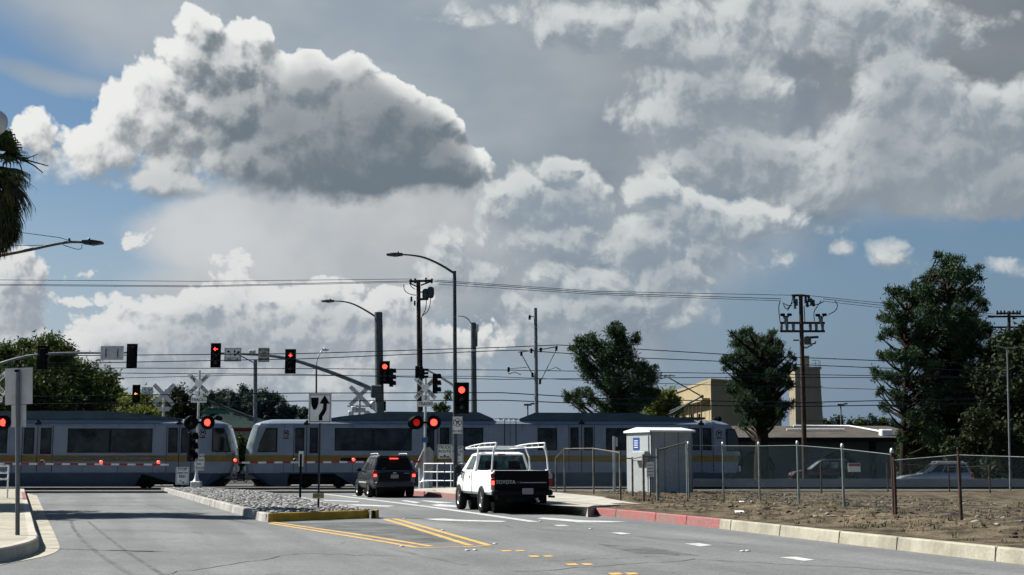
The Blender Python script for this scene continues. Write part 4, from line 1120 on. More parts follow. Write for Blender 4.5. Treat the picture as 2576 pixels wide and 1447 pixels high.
# mast arms and lamp poles
def pts_uv(lst, d): return [P(u, v, d) for u, v in lst]
def cobra(r, pts, dirx=-1, m=M_steel, L=0.75, r0=.065, r1=.035, name='lamp_arm'):
    """arm through pts, lamp head at the end"""
    n = len(pts); mb = MB(); mb.tube(pts, [r0+(r1-r0)*i/(n-1) for i in range(n)], m, 8); mb.build(name, r)
    e = pts[-1]; mb = MB(); s_ = dirx
    mb.slab([(e.x-.05*s_, e.z-.05), (e.x+L*.45*s_, e.z-.10), (e.x+L*s_, e.z-.045), (e.x+L*s_, e.z+.02), (e.x+L*.5*s_, e.z+.075), (e.x-.05*s_, e.z+.06)], e.y-.16, e.y+.16, m)
    mb.lathe([(.05, 0), (.05, .09), (.0, .1)], m, (e.x+L*.25*s_, e.y, e.z+.06), 'Z', 8); mb.build('lamp_head', r)
def smooth(pts, it=2):
    for _ in range(it):
        o = [pts[0]]
        for a, b in zip(pts[:-1], pts[1:]): o += [a.lerp(b, .25), a.lerp(b, .75)]
        pts = o+[pts[-1]]
    return pts
def wpole(name, label, cat, u, d, vtop, r0, r1, m, seg=12, group=None, zb=0.0, ub=None):
    top = P(u, vtop, d); bx = P(ub if ub is not None else u, 1170, d).x
    r = thing(name, label, cat, (bx, d, zb), 0, group, world_coords=True)
    mb = MB(); mb.tube([(bx, d, zb), (top.x, d, top.z)], [r0, r1], m, seg); mb.build('pole', r)
    return r
# near lamp pole with signal
r = wpole('street_lamp', 'tallest street lamp, its curved arm reaching left above the wooden pole', 'street lamp', 1143, 66.6, 682, .115, .085, M_darksteel, ub=1146)
cobra(r, smooth(pts_uv([(1143, 688), (1105, 664), (1066, 647), (1035, 642), (1010, 640.5)], 66.6)), -1, M_darksteel)
mb = MB(); mb.tube(pts_uv([(1145, 973), (1110, 950), (1072, 930)], 66.6), [.07, .06, .045], M_alu, 8); mb.build('signal_arm', r)
# tall concrete post with mast arm
r = wpole('signal_pole', 'thick concrete signal post with a lamp arm and the long mast arm', 'signal pole', 951.5, 86.6, 786, .30, .255, M_polec, 14, ub=958)
cobra(r, smooth(pts_uv([(945, 797), (915, 778), (885, 763), (860, 758), (838, 757.5)], 86.6)), -1, M_polec)
arm = pts_uv([(946, 984), (900, 963), (820, 932), (745, 907), (700, 897.5), (660, 893), (600, 890), (531, 888)], 86.45)
mb = MB(); mb.tube(smooth(arm, 1), [.16-.10*i/15 for i in range(16)][:len(smooth(arm, 1))]+[.06]*max(0, len(smooth(arm, 1))-16), M_steel, 10); mb.build('mast_arm', r)
mb = MB(); q = P(947, 985, 86.3); mb.box(q, (.7, .6, .8), M_polec, bevel=.06); mb.build('arm_bracket', r)
def hang_sign(label, u, v, w, h, d, draw=None, m=None, lines=(), cat='sign', group=None, name='hanging_sign', back=False):
    p = P(u, v, d); r = thing(name, label, cat, (p.x, p.y, p.z), 0, group); W_, H_ = w*PX(d), h*PX(d)
    s = plate_sign(r, 'sign_plate', (0, 0, 0), W_, H_, list(lines), m=m, border=not back, y=0.0)
    if draw: draw(s, W_, H_)
    return r
def lanes(s, W_, H_):
    mb = MB()
    def a(pts): mb.slab([(x*W_, z*H_) for x, z in pts], -.012, -.006, M_signk)
    a([(-.34, .28), (-.22, .30), (-.15, .20), (-.13, -.1), (-.16, -.1), (-.18, .16), (-.23, .22), (-.30, .18)]); a([(-.36, .22), (-.24, .34), (-.24, .12)])
    a([(.08, -.12), (.12, -.12), (.12, .2), (.17, .2), (.10, .38), (.03, .2), (.08, .2)])
    a([(.12, .0), (.28, .18), (.24, .24), (.40, .26), (.38, .02), (.32, .10), (.14, -.1)]); mb.build('symbol', s)
    mb = MB(); mb.box((0, -.009, -.22*H_), (W_*.9, .004, H_*.025), M_signk); mb.build('divider', s)
    text('lettering', 'ONLY    OK', H_*.16, M_signk, s, (0, -.01, -.33*H_), bold=.003)
hang_sign('white lane arrow sign hanging from the long mast arm', 585.5, 892.5, 43, 35, 86.2, lanes)
hang_sign('cream lettered sign on the mast arm left of the bend signal', 663.5, 893, 28, 36, 86.2, lines=[('LEFT TURN', .66, .16), ('ON', .3, .15), ('GREEN', -.12, .17), ('ARROW', -.55, .17)], m=mat('sign_cream', (0.50, 0.48, 0.38), .5))
mb = MB(); p = P(634, 885, 86.3); r2 = thing('traffic_camera', 'small box camera on top of the long mast arm', 'camera', tuple(p)); mb.box((0, 0, 0), (.42, .25, .24), M_signback, bevel=.04); mb.build('housing', r2)
mb = MB(); mb.tube([(0, 0, -.3), (0, 0, -.1)], .03, M_alu); mb.build('bracket', r2)
# left mast arm
r = wpole('signal_pole', 'left mast arm signal post standing just outside the frame', 'signal pole', -110, 80, 850, .2, .15, M_steel, 12)
arm = smooth(pts_uv([(-110, 960), (-40, 930), (20, 908), (80, 893), (160, 888), (260, 888), (345, 887)], 80), 1)
mb = MB(); mb.tube(arm, [.11-.06*i/(len(arm)-1) for i in range(len(arm))], M_steel, 10); mb.build('mast_arm', r)
s = hang_sign('blank grey sign back on the left mast arm beside the black signal', 282, 888, 58, 35, 79.7, m=M_signback, back=True)
mb = MB()
for x in (-.36, .34): mb.box((x, -.02, 0), (.05, .04, .5), M_darksteel)
mb.build('bracket', s)
hang_sign('small lane arrow sign beyond the left crossbuck back', 371, 983, 28, 18, 111, lanes)
# far post with brace (beyond the train)
r = wpole('signal_pole', 'plain grey far post with thin arms over the coupling gap', 'signal pole', 642, 84, 905, .135, .12, M_steel, 12, ub=643.5)
mb = MB(); mb.tube(pts_uv([(637, 912), (620, 903), (600, 893)], 84), .035, M_steel); mb.tube(pts_uv([(636, 1053), (590, 1035), (527, 1010)], 84), [.13, .10, .08], M_darksteel); mb.build('mast_arm', r)
s = hang_sign('green street name sign over the wooded hill', 545, 1036, 62, 9, 110, m=mat('street_sign_green', (0.02, 0.14, 0.10), .5), lines=[('EL SEGUNDO', 0, .75)][:0], back=True)
# thin lamp
r = wpole('street_lamp', 'thin street lamp directly above the keep right sign', 'street lamp', 795.5, 104, 918, .10, .07, M_steel, 10)
cobra(r, smooth(pts_uv([(795.5, 918), (797, 905), (803, 890), (812, 880)], 104), 1), 1, M_alu, .45, .05, .04)
# concrete pole right
r = wpole('concrete_pole', 'thick grey concrete pole with small antennas right of the tallest lamp', 'pole', 1190, 86, 812, .21, .165, M_polec, 14, ub=1194)
mb = MB(); mb.box(P(1200, 825, 86), (.18, .2, .5), M_signback, bevel=.03); mb.box(P(1199, 850, 86), (.1, .1, 1.1), M_steel); mb.build('antenna', r)
mb = MB(); mb.tube(smooth(pts_uv([(1185, 815), (1178, 803), (1167, 796), (1152, 795)], 86), 1), .04, M_alu); mb.build('lamp_arm', r)
mb = MB(); mb.tube([P(1190, 880, 86), P(1190.2, 885, 86)], .2, M_alu, 14); mb.build('band', r)
# big left lamp arm
r = wpole('street_lamp', 'long street lamp arm entering from the left under the palm', 'street lamp', -170, 48, 660, .12, .09, M_darksteel, ub=-170)
cobra(r, smooth(pts_uv([(-170, 672), (-60, 654), (60, 632), (130, 616), (172, 609), (195, 609), (212, 610)], 48), 1), 1, M_darksteel, .66, .07, .04)
mb = MB(); mb.tube(smooth(pts_uv([(158, 616), (175, 622), (195, 628), (206, 626), (206, 615)], 48), 2), .012, M_wire); mb.tube(pts_uv([(175, 609), (174, 600)], 48), .04, M_darksteel); mb.build('lamp_cable', r)
# round sign high at the left edge
p = P(-15, 309, 37); r = thing('round_sign', 'round pale grey disc above the palm crown at the left edge', 'sign', (p.x, p.y, 0), world_coords=True)
mb = MB(); mb.lathe([(0, -.06), (.36, -.06), (.38, -.02), (.38, .04), (0, .05)], M_signback, p, 'Y', 32); mb.build('disc', r)
mb = MB(); mb.tube([(p.x, p.y+.08, 0), (p.x, p.y+.08, p.z)], .05, M_steel); mb.build('pole', r)
# railings
def railing(label, uvb, d0, d1, vtops, m=M_white, rad=.03, posts=5, u0=0, u1=1, zg=0.2):
    a, b = P(u0, 1170, d0), P(u1, 1170, d1); r = thing('railing', label, 'railing', (a.x, a.y, zg), 0, 'white pipe railings', world_coords=True)
    for v in vtops:
        z = CAMH+ray(u0, v).z*d0; mb = MB(); mb.tube([(a.x, a.y, z), (b.x, b.y, z)], rad, m, 8); mb.build('rail', r)
    z = CAMH+ray(u0, vtops[0]).z*d0
    for i in range(posts):
        q = a.lerp(b, i/(posts-1)); mb = MB(); mb.tube([(q.x, q.y, zg-.05), (q.x, q.y, z)], rad, m, 8); mb.build('post', r)
    return r
railing('white pipe railing on the far sidewalk between the two vehicles', None, 68, 66, (1166.5, 1187.5, 1209), u0=1066, u1=1205, posts=5)
rr_ = railing('white pipe railing at the left edge of the sidewalk', None, 47, 41, (1172, 1189.5, 1205), u0=22, u1=-260, posts=5)
# ------------------------------------------------------------------ vehicles
def loft(stations, mats, capm, top_smooth=True):
    """stations: (y, [(half width, z) bottom -> top centre]); closed at both ends"""
    mb = MB(); rings = []
    for y, pr in stations:
        L_ = [(-hw, y, z) for hw, z in pr]; R_ = [(hw, y, z) for hw, z in pr[::-1]]
        rings.append(L_+R_)
    n = len(rings[0]); h = n//2
    for i in range(len(rings)-1):
        for j in range(n):
            j2 = (j+1) % n
            k = j if j < h else n-2-j
            m = mats[min(max(k, 0), len(mats)-1)] if j != n-1 else mats[-1]
            mb.add([rings[i][j], rings[i][j2], rings[i+1][j2], rings[i+1][j]], [(3, 2, 1, 0)], m, False)
    mb.add(rings[0], [tuple(range(n))], capm); mb.add(rings[-1], [tuple(range(n))[::-1]], capm)
    return mb
def weld(ob, smooth=True, ang=32):
    bm = bmesh.new(); bm.from_mesh(ob.data); bmesh.ops.remove_doubles(bm, verts=bm.verts, dist=0.0008)
    bmesh.ops.recalc_face_normals(bm, faces=bm.faces)
    for f in bm.faces: f.smooth = smooth
    for e in bm.edges:
        if len(e.link_faces) == 2 and e.calc_face_angle(0) > R(ang): e.smooth = False
    bm.to_mesh(ob.data); bm.free()
def arch_cutter(y, z, r, x0, x1):
    mb = MB(); mb.lathe([(0, x0), (r, x0), (r, x1), (0, x1)], M_black, (0, y, z), 'X', 28); o = mb.build('cutter')
    o.data.polygons.foreach_set('use_smooth', [False]*len(o.data.polygons)); weld(o, False); return o
def wheel(root, x, y, r, w, side):
    t = MB(); s_ = side
    t.lathe([(r*.62, s_*w/2), (r*.93, s_*w/2), (r, s_*w*.36), (r, -s_*w*.36), (r*.93, -s_*w/2), (r*.62, -s_*w/2), (r*.62, s_*w/2)], M_tyre, (x, y, r), 'X', 26)
    ty = t.build('tyre', root)
    t = MB(); q = r*.63
    t.lathe([(q, s_*w*.40), (q*.9, s_*w*.34), (q*.9, -s_*w*.2)], M_rim, (x, y, r), 'X', 22)
    t.lathe([(0, s_*w*.05), (q*.92, s_*w*.05)], M_black, (x, y, r), 'X', 22)
    for k in range(6):
        a = k*PI/3; d = Vector((0, math.cos(a), math.sin(a)))
        c = Vector((x+s_*w*.27, y, r))
        t.box(c+d*q*.52, (w*.12, q*.20, q*.95), M_rim, M=Matrix.Rotation(a-PI/2, 3, 'X'))
    t.lathe([(0, s_*w*.36), (q*.25, s_*w*.34), (q*.25, s_*w*.1)], M_rim, (x, y, r), 'X', 14)
    t.build('rim', ty)
def panel(quad, m, off=0.006, inset=0.0, name=None, parent=None, mb=None, th=0.004):
    """thin plate over a four-cornered face, moved out along its normal"""
    q = [Vector(p) for p in quad]; c = sum(q, Vector())/len(q)
    nrm = (q[1]-q[0]).cross(q[2]-q[0]).normalized()
    if inset: q = [p+(c-p).normalized()*inset for p in q]
    o = [p+nrm*off for p in q]; i = [p-nrm*th for p in q]; n = len(q)
    w = mb or MB(); w.add(o+i, [tuple(range(n))]+[(k, n+k, n+(k+1) % n, (k+1) % n) for k in range(n)], m)
    return w if mb else w.build(name, parent)
M_wcar = mat('white_car_paint', (0.95, 0.96, 0.95), 0.35, var=0.04, vs=2.5, coat=0.5, spec=0.5)
M_kcar = mat('black_tailgate_paint', (0.004, 0.004, 0.005), 0.6, spec=0.08)
M_dcar = mat('dark_slate_car_paint', (0.085, 0.10, 0.108), 0.22, 0.6, coat=0.9)
M_dlow = mat('dark_cladding', (0.035, 0.04, 0.045), 0.5)
M_plast = mat('black_plastic', (0.006, 0.006, 0.007), 0.65, spec=0.12)
M_tail = mat('tail_lamp_red', (0.30, 0.015, 0.015), 0.2)
M_brake = mat('brake_lamp_lit', (0.8, 0.03, 0.02), 0.3, emit=(1, 0.05, 0.03), es=2.2)
M_clear = mat('lamp_clear', (0.40, 0.38, 0.36), 0.15)
M_plate = mat('licence_plate', (0.30, 0.30, 0.34), 0.5)
M_rack = mat('white_rack_tube', (0.78, 0.80, 0.80), 0.4)
M_gview = mat('window_green_view', (0.055, 0.10, 0.085), 0.08, col2=(0.006, 0.012, 0.011), vs=3.2, spec=0.6)
def greenhouse(root, yb0, yt0, yt1, yb1, hb, ht, zb, zt, crown, m, roofm=None, pill=None, sides=1):
    """cab: bottom outline yb0..yb1 at zb, top outline yt0..yt1 at zt"""
    mb = MB(); e = 0.10
    b = [(-hb, yb0, zb), (hb, yb0, zb), (hb, yb1, zb), (-hb, yb1, zb)]
    t = [(-ht, yt0, zt), (ht, yt0, zt), (ht, yt1, zt), (-ht, yt1, zt)]
    c = [(-ht+.14, yt0+.12, zt+crown), (ht-.14, yt0+.12, zt+crown), (ht-.14, yt1-.16, zt+crown), (-ht+.14, yt1-.16, zt+crown)]
    for i in range(4):
        j = (i+1) % 4; mb.add([b[i], b[j], t[j], t[i]], [(0, 1, 2, 3)], m); mb.add([t[i], t[j], c[j], c[i]], [(0, 1, 2, 3)], roofm or m)
    mb.add(c, [(0, 1, 2, 3)], roofm or m); mb.add(b, [(3, 2, 1, 0)], m)
    return b, t, mb
def lerp3(a, b, t): return tuple(a[i]+(b[i]-a[i])*t for i in range(3))
# --- pickup
pk = thing('pickup_truck', 'white pickup with ladder rack and black tailgate waiting behind the dark car', 'pickup truck', (0.0, 38.4, 0), R(13.9))
def prw(w, zt, zb=0.50, zs=None):
    return [(w*.92, zb), (w*.985, zb+.07), (w, .80), (w*.99, zt-.16), (w*.96, zt-.04), (w*.90, zt), (0, zt)]
ST = [(-1.08, prw(.84, 1.16, .54)), (-1.0, prw(.87, 1.17, .52)), (0, prw(.88, 1.17)), (1.14, prw(.88, 1.17)), (1.16, prw(.88, 1.15)), (2.7, prw(.88, 1.10)), (3.1, prw(.87, 1.07)), (3.6, prw(.84, 1.0)), (3.9, prw(.78, .90)), (4.05, prw(.66, .72))]
body = loft(ST, [M_wcar]*7, M_wcar).build('body', pk); weld(body)
cut(body, [arch_cutter(0, .40, .46, -1.2, -.55), arch_cutter(0, .40, .46, .55, 1.2), arch_cutter(3.1, .40, .46, -1.2, -.55), arch_cutter(3.1, .40, .46, .55, 1.2)])
body.name = 'body'
for y in (0, 3.1):
    mb = MB(); mb.lathe([(0, -.52), (.44, -.52), (.44, .52), (0, .52)], M_plast, (0, y, .44), 'X', 20); mb.build('wheel_well', pk)
mb = MB(); mb.box((0, 1.5, .47), (1.3, 5.0, .16), M_plast); mb.box((0, 0, .37), (1.35, .16, .16), M_plast); mb.box((0, 3.1, .37), (1.3, .2, .2), M_plast)
mb.lathe([(0, -.1), (.33, -.1), (.33, .1), (0, .1)], M_tyre, (.0, -.68, .42), 'Z', 18); mb.build('chassis', pk)
b, t, mb = greenhouse(pk, 1.17, 1.28, 2.15, 3.0, .845, .68, 1.10, 1.64, .06, M_wcar)
cab = mb.build('cab', pk); weld(cab, ang=25)
def facepatch(b0, b1, t1, t0, s0, s1, r0, r1):
    """patch of the face b0 b1 t1 t0 between side fractions s and rise fractions r"""
    f = lambda s_, r_: lerp3(lerp3(b0, b1, s_), lerp3(t0, t1, s_), r_)
    return [f(s0, r0), f(s1, r0), f(s1, r1), f(s0, r1)]
def winp(root, b, t, i, s0, s1, r0, r1, name='window', gl=None):
    j = (i+1) % 4
    w = panel(facepatch(b[i], b[j], t[j], t[i], s0, s1, r0, r1), M_trim, .006, name=name, parent=root)
    panel(facepatch(b[i], b[j], t[j], t[i], s0, s1, r0, r1), gl or M_glass, .012, inset=.035, name='glass', parent=w); return w
rw = winp(pk, b, t, 0, .05, .95, .14, .93, 'rear_window', M_gview)
winp(pk, b, t, 1, .12, .72, .17, .90, 'side_window'); winp(pk, b, t, 3, .28, .88, .17, .90, 'side_window', M_gview); winp(pk, b, t, 2, .05, .95, .12, .92, 'windscreen')
for x in (-.33, .36):
    mb = MB(); p = facepatch(b[0], b[1], t[1], t[0], .5+x/1.56-.11, .5+x/1.56+.11, .19, .62)
    panel(p, M_plast, .0155, mb=mb, th=.001); mb.build('seat_back', rw)
mb = MB(); mb.box((.0, 1.27, 1.63), (.24, .03, .035), M_tail, bevel=.008); mb.build('high_brake_lamp', pk)
tg = MB(); tg.box((0, -1.10, .90), (1.52, .05, .54), M_kcar, bevel=.012); tg = tg.build('tailgate', pk)
text('lettering', 'TOYOTA', 0.135, mat('letter_silver', (0.42, 0.42, 0.43), .4), tg, (-.46, -1.128, .855), sx=1.0, bold=.004)
text('lettering', 'T100', 0.06, MATS['letter_silver'], tg, (-.07, -1.128, .845), sx=1.3)
mb = MB(); mb.box((.36, -1.128, .845), (.68, .004, .022), MATS['letter_silver']); mb.build('trim_strip', tg)
for s_ in (-1, 1):
    mb = MB(); mb.box((s_*.815, -1.09, 1.03), (.10, .06, .12), M_clear if s_ > 0 else M_tail, bevel=.01); mb.box((s_*.815, -1.095, .85), (.10, .06, .20), M_tail, bevel=.01); mb.box((s_*.815, -1.09, .70), (.10, .06, .09), M_clear, bevel=.01); tl = mb.build('tail_lamp', pk)
    if s_ < 0: mb = MB(); mb.box((s_*.815, -1.128, .84), (.085, .012, .11), M_brake, bevel=.003); mb.build('lit_bulb', tl)
mb = MB(); mb.box((0, -1.17, .57), (1.70, .16, .14), M_plast, bevel=.03); mb.box((0, -1.02, .60), (1.5, .1, .16), M_plast); mb.build('bumper', pk)
mb = MB(); mb.box((.13, -1.262, .615), (.31, .012, .16), M_plate); mb = mb.build('licence_plate', pk)
text('lettering', '7B2 4081', 0.07, M_signk, mb, (.13, -1.27, .605))if False else None
mb = MB(); mb.tube([(.42, -1.2, .40), (.42, -.2, .42)], .03, M_alu); mb.tube([(.72, -1.22, .47), (.90, -1.22, .46)], .03, M_plast); mb.box((.45, -1.15, .34), (.07, .12, .05), M_alu); mb.build('exhaust_pipe', pk)
for s_ in (-1, 1):
    mb = MB(); mb.box((s_*1.0, 2.62, 1.20), (.20, .10, .22), M_plast, bevel=.03); mb.tube([(s_*.84, 2.66, 1.12), (s_*.98, 2.64, 1.16)], .025, M_plast); mb.build('side_mirror', pk)
    mb = MB(); mb.box((s_*.868, 1.62, .98), (.03, .12, .05), M_plast, bevel=.01); mb.build('door_handle', pk)
    mb = MB(); mb.box((s_*.878, 1.32, .83), (.008, .014, .6), M_trim); mb.box((s_*.878, 2.62, .83), (.008, .014, .55), M_trim); mb.build('door_seam', pk)
    mb = MB(); mb.box((s_*.879, 2.72, 1.02), (.012, .05, .16), mat('teal_glass', (.02, .08, .10), .2)); mb.build('pillar_trim', pk) if s_ < 0 else None
    for y in (0, 3.1): wheel(pk, s_*.805, y, .375, .22, s_)
# ladder rack
rk = thing('ladder_rack', 'white tube ladder rack standing over the pickup bed and cab', 'ladder rack', (0.0, 38.4, 0), R(13.9))
for s_ in (-1, 1):
    x = s_*.69
    mb = MB(); mb.tube([(x, -1.0, 1.93), (x, .6, 1.93), (x, 1.9, 1.90), (x, 3.0, 1.84)], .017, M_rack); mb.tube([(x, -.98, 1.82), (x, 1.9, 1.82), (x, 3.0, 1.81)], .018, M_rack)
    mb.tube([(x, 3.0, 1.84), (x, 3.03, 1.82), (x, 3.0, 1.81)], .024, M_rack); mb.tube([(x, -1.0, 1.94), (x, -1.0, 1.80)], .026, M_rack)
    for y in (-.3, .4, 1.1, 1.8, 2.4): mb.tube([(x, y, 1.815), (x, y, 1.91)], .014, M_rack, 6)
    mb.build('side_rail', rk)
    for y, yt in ((-.92, -.92), (1.05, 1.25)):
        mb = MB(); mb.tube([(s_*.80, y, 1.17), (s_*.77, y, 1.55), (x, yt, 1.86)], .024, M_rack); mb.box((s_*.80, y, 1.185), (.12, .2, .02), M_rack)
        if y < 0: mb.slab([(x-.04, 1.84), (x+.04, 1.84), (s_*.755+.03, 1.66), (s_*.755-.03, 1.66)], y-.02, y+.02, M_rack)
        mb.build('post', rk)
mb = MB(); mb.tube([(-.69, 1.25, 1.84), (.69, 1.25, 1.84)], .028, M_rack); mb.build('crossbar', rk); mb = MB(); mb.tube([(-.69, 2.9, 1.80), (.69, 2.9, 1.80)], .022, M_rack); mb.build('crossbar', rk)
# --- dark SUV and its kin
def suv(label, loc, rz, paint, low, name='suv', glass=None, brake=True, detail=True, cat='suv'):
    r = thing(name, label, cat, loc, rz)
    def pr(w, zt, zb=.36): return [(w*.88, zb), (w*.96, zb+.08), (w, .62), (w*1.0, .80), (w*.985, zt-.14), (w*.95, zt-.03), (w*.88, zt), (0, zt)]
    ST = [(-.93, pr(.72, .98, .48)), (-.86, pr(.86, 1.04, .42)), (-.6, pr(.90, 1.08)), (0, pr(.92, 1.08)), (1.6, pr(.915, 1.06)), (2.2, pr(.91, 1.05)), (2.75, pr(.90, .99)), (3.2, pr(.85, .90)), (3.45, pr(.76, .78)), (3.55, pr(.62, .66))]
    body = loft(ST, [low, low, paint, paint, paint, paint, paint], paint).build('body', r); weld(body)
    cut(body, [arch_cutter(0, .36, .43, -1.2, -.6), arch_cutter(0, .36, .43, .6, 1.2), arch_cutter(2.62, .36, .43, -1.2, -.6), arch_cutter(2.62, .36, .43, .6, 1.2)]); body.name = 'body'
    for y in (0, 2.62): mb = MB(); mb.lathe([(0, -.56), (.41, -.56), (.41, .56), (0, .56)], M_plast, (0, y, .42), 'X', 18); mb.build('wheel_well', r)
    mb = MB(); mb.box((0, 1.3, .36), (1.3, 4.0, .14), M_plast); mb.build('chassis', r)
    b, t, mb = greenhouse(r, -.84, -.60, 1.35, 2.15, .86, .66, 1.05, 1.66, .07, paint)
    cab = mb.build('cabin', r); weld(cab, ang=25)
    winp(r, b, t, 0, .045, .955, .10, .93, 'rear_window', M_plast if brake else glass)
    for i in (1, 3):
        a = [(.06, .30), (.33, .60), (.63, .86)]
        if i == 3: a = [(1-q, 1-p) for p, q in a]
        for p, q in a: winp(r, b, t, i, p, q, .10, .90, 'side_window', glass or M_glass)
    winp(r, b, t, 2, .05, .95, .06, .92, 'windscreen', glass)
    mb = MB(); mb.box((0, -.63, 1.70), (1.18, .16, .035), paint, bevel=.01); mb.build('spoiler', r)
    mb = MB(); mb.box((0, -.72, 1.585), (.36, .03, .035), M_brake if brake else M_tail, bevel=.008); mb.build('high_brake_lamp', r)
    tgm = MB(); tgm.box((0, -.915, .84), (1.36, .04, .38), M_plast if brake else paint, bevel=.015); tgm.build('tailgate', r)
    for s_ in (-1, 1):
        mb = MB(); mb.box((s_*.80, -.84, .96), (.17, .16, .30), M_tail, bevel=.03); tl = mb.build('tail_lamp', r)
        if brake: mb = MB(); mb.box((s_*.80, -.928, .90), (.12, .012, .11), M_brake, bevel=.004); mb.build('lit_bulb', tl); 
        mb = MB(); mb.tube([(s_*.60, -.45, 1.75), (s_*.61, -.35, 1.79), (s_*.61, 1.1, 1.79), (s_*.60, 1.25, 1.74)], .022, M_alu); mb.build('roof_rail', r)
        mb = MB(); mb.box((s_*1.0, 1.78, 1.13), (.20, .12, .16), M_plast, bevel=.04); mb.tube([(s_*.86, 1.8, 1.08), (s_*.97, 1.79, 1.1)], .02, M_plast); mb.build('side_mirror', r)
        mb = MB(); mb.box((s_*.66, 3.42, .72), (.26, .14, .14), M_clear, bevel=.03); mb.build('headlight', r)
        for y in (0.62, 1.60): mb = MB(); mb.box((s_*.915, y, .88), (.03, .14, .035), paint, bevel=.01); mb.build('door_handle', r)
        mb = MB(); mb.box((s_*.925, 1.3, .60), (.02, 1.75, .05), M_alu if brake else low, bevel=.006); mb.build('side_moulding', r)
        for y in (0, 2.62): wheel(r, s_*.83, y, .355, .24, s_)
    mb = MB(); mb.box((0, -.93, .54), (1.62, .18, .22), low, bevel=.05); mb.build('bumper', r); mb = MB(); mb.box((0, 3.45, .50), (1.5, .2, .24), low, bevel=.05); mb.build('bumper', r)
    mb = MB(); mb.box((0, -.945, .86), (.32, .012, .15), M_plate); mb.build('licence_plate', r)
    if brake:
        
        for c_, s2 in (((-.42, -.80, 1.17), (.16, .008, .02)), ((.0, -.94, 1.0), (.13, .012, .04)), ((.5, -.94, .99), (.22, .008, .015))): mb = MB(); mb.box(c_, s2, M_alu); mb.build('badge', r)
    return r
suv('dark slate suv with lit brake lamps stopped at the crossing', (-5.05, 56.6, 0), R(16.3), M_dcar, M_dlow)
suv('dark red suv parked facing left before the arched building', (24.1, 101, -.05), R(90), mat('dark_red_paint', (.055, .010, .016), .3, coat=.5), M_plast, glass=M_wind, brake=False)
suv('dark car, highlights painted in as silver, parked under the tall pines at right', (27.4, 84.5, -.25), R(86), mat('silver_highlight_paint', (.30, .32, .35), .2, .6, coat=1.0), M_plast, brake=False, name='car', cat='car')  # silver base colour stands in for bright highlights on a dark car
# ------------------------------------------------------------------ fence, cabinet, wall, buildings on the right
M_post = mat('fence_post', (0.22, 0.20, 0.17), 0.6, 0.2, vs=4, col2=(0.12, 0.085, 0.06))
M_rust = mat('rusty_post', (0.075, 0.045, 0.035), 0.8, vs=6, col2=(0.05, 0.03, 0.025))
M_gpost = mat('grey_fence_post', (0.21, 0.24, 0.235), 0.55, 0.3, var=0.2, vs=5)
def mesh_mat(name, col, dens):
    m = bpy.data.materials.new(name); m.use_nodes = True; nt = m.node_tree; b = NB(nt); p = nt.nodes['Principled BSDF']
    p.inputs['Base Color'].default_value = (*col, 1); p.inputs['Roughness'].default_value = .7; p.inputs['Specular IOR Level'].default_value = .05
    uv = b.n('ShaderNodeUVMap').outputs[0]
    sp_ = b.n('ShaderNodeSeparateXYZ'); b.link(uv, sp_.inputs[0])
    def wires(s_):
        a = b.m('ADD' if s_ > 0 else 'SUBTRACT', sp_.outputs[0], sp_.outputs[1])
        f = b.m('FRACT', b.m('MULTIPLY', a, 1/0.075)); return b.m('LESS_THAN', f, dens)
    w = b.m('MAXIMUM', wires(1), wires(-1)); p.inputs['Alpha'].default_value = 1
    b.link(w, p.inputs['Alpha']); return m
M_mesh = mesh_mat('chain_link', (0.03, 0.045, 0.05), 0.04)
M_mesh2 = mesh_mat('chain_link_fine', (0.020, 0.034, 0.040), 0.085)
def mesh_panel(parent, p0, p1, z0a, z1a, z0b, z1b, m, name='wire_mesh'):
    L = (Vector(p1)-Vector(p0)).length
    o = Vector(parent['_org'])
    vs = [Vector((p0[0], p0[1], z0a)), Vector((p1[0], p1[1], z0b)), Vector((p1[0], p1[1], z1b)), Vector((p0[0], p0[1], z1a))]
    me = bpy.data.meshes.new(name); me.from_pydata([tuple(v-o) for v in vs], [], [(0, 1, 2, 3)]); me.materials.append(m)
    uvl = me.uv_layers.new(name='UVMap'); uv = [(0, z0a), (L, z0b), (L, z1b), (0, z1a)]
    for i in range(4): uvl.data[i].uv = uv[i]
    ob = bpy.data.objects.new(name, me); COL.objects.link(ob); ob.parent = parent; return ob
def fence(name, label, posts, railp=None, m=M_post, mm=None, zb=.18, rad=.035, meshed=True, cat='fence', caps=False, group=None, org=None, rails=True):
    """posts: (u base, v base, v top[, material])"""
    a = [];
    for q in posts:
        u, vb, vt = q[:3]; g_ = G(u, vb, zb); a.append((g_, P(q[4] if len(q) > 4 else u, vt, g_.y).z, q[3] if len(q) > 3 and q[3] else m))
    r = thing(name, label, cat, tuple(a[0][0]), 0, group, world_coords=True)
    for g_, zt, pm in a:
        mb = MB(); mb.tube([(g_.x, g_.y, zb-.15), (g_.x, g_.y, zt)], rad, pm, 8)
        if caps: mb.lathe([(rad*1.2, -.03), (rad*1.5, .0), (rad*.9, .06), (0, .075)], M_alu, (g_.x, g_.y, zt), 'Z', 10)
        mb.build('post', r)
    for (p, zt, _), (q, zt2, _) in zip(a[:-1], a[1:]):
        if rails:
            mb = MB(); mb.tube([(p.x, p.y, zt-.06), (q.x, q.y, zt2-.06)], rad*.62 if rails is True else rails, m, 6); mb.build('top_rail', r)
        if meshed: mesh_panel(r, p, q, zb-.02, zt-.07, zb-.02, zt2-.07, mm or M_mesh)
    return r
fence('chain_link_fence', 'rusty chain link fence stepping along the driveway behind the pickup', [(1398, 1235, 1149), (1420, 1238, 1125), (1493, 1246, 1124), (1560.5, 1261, 1134)], rad=.034)
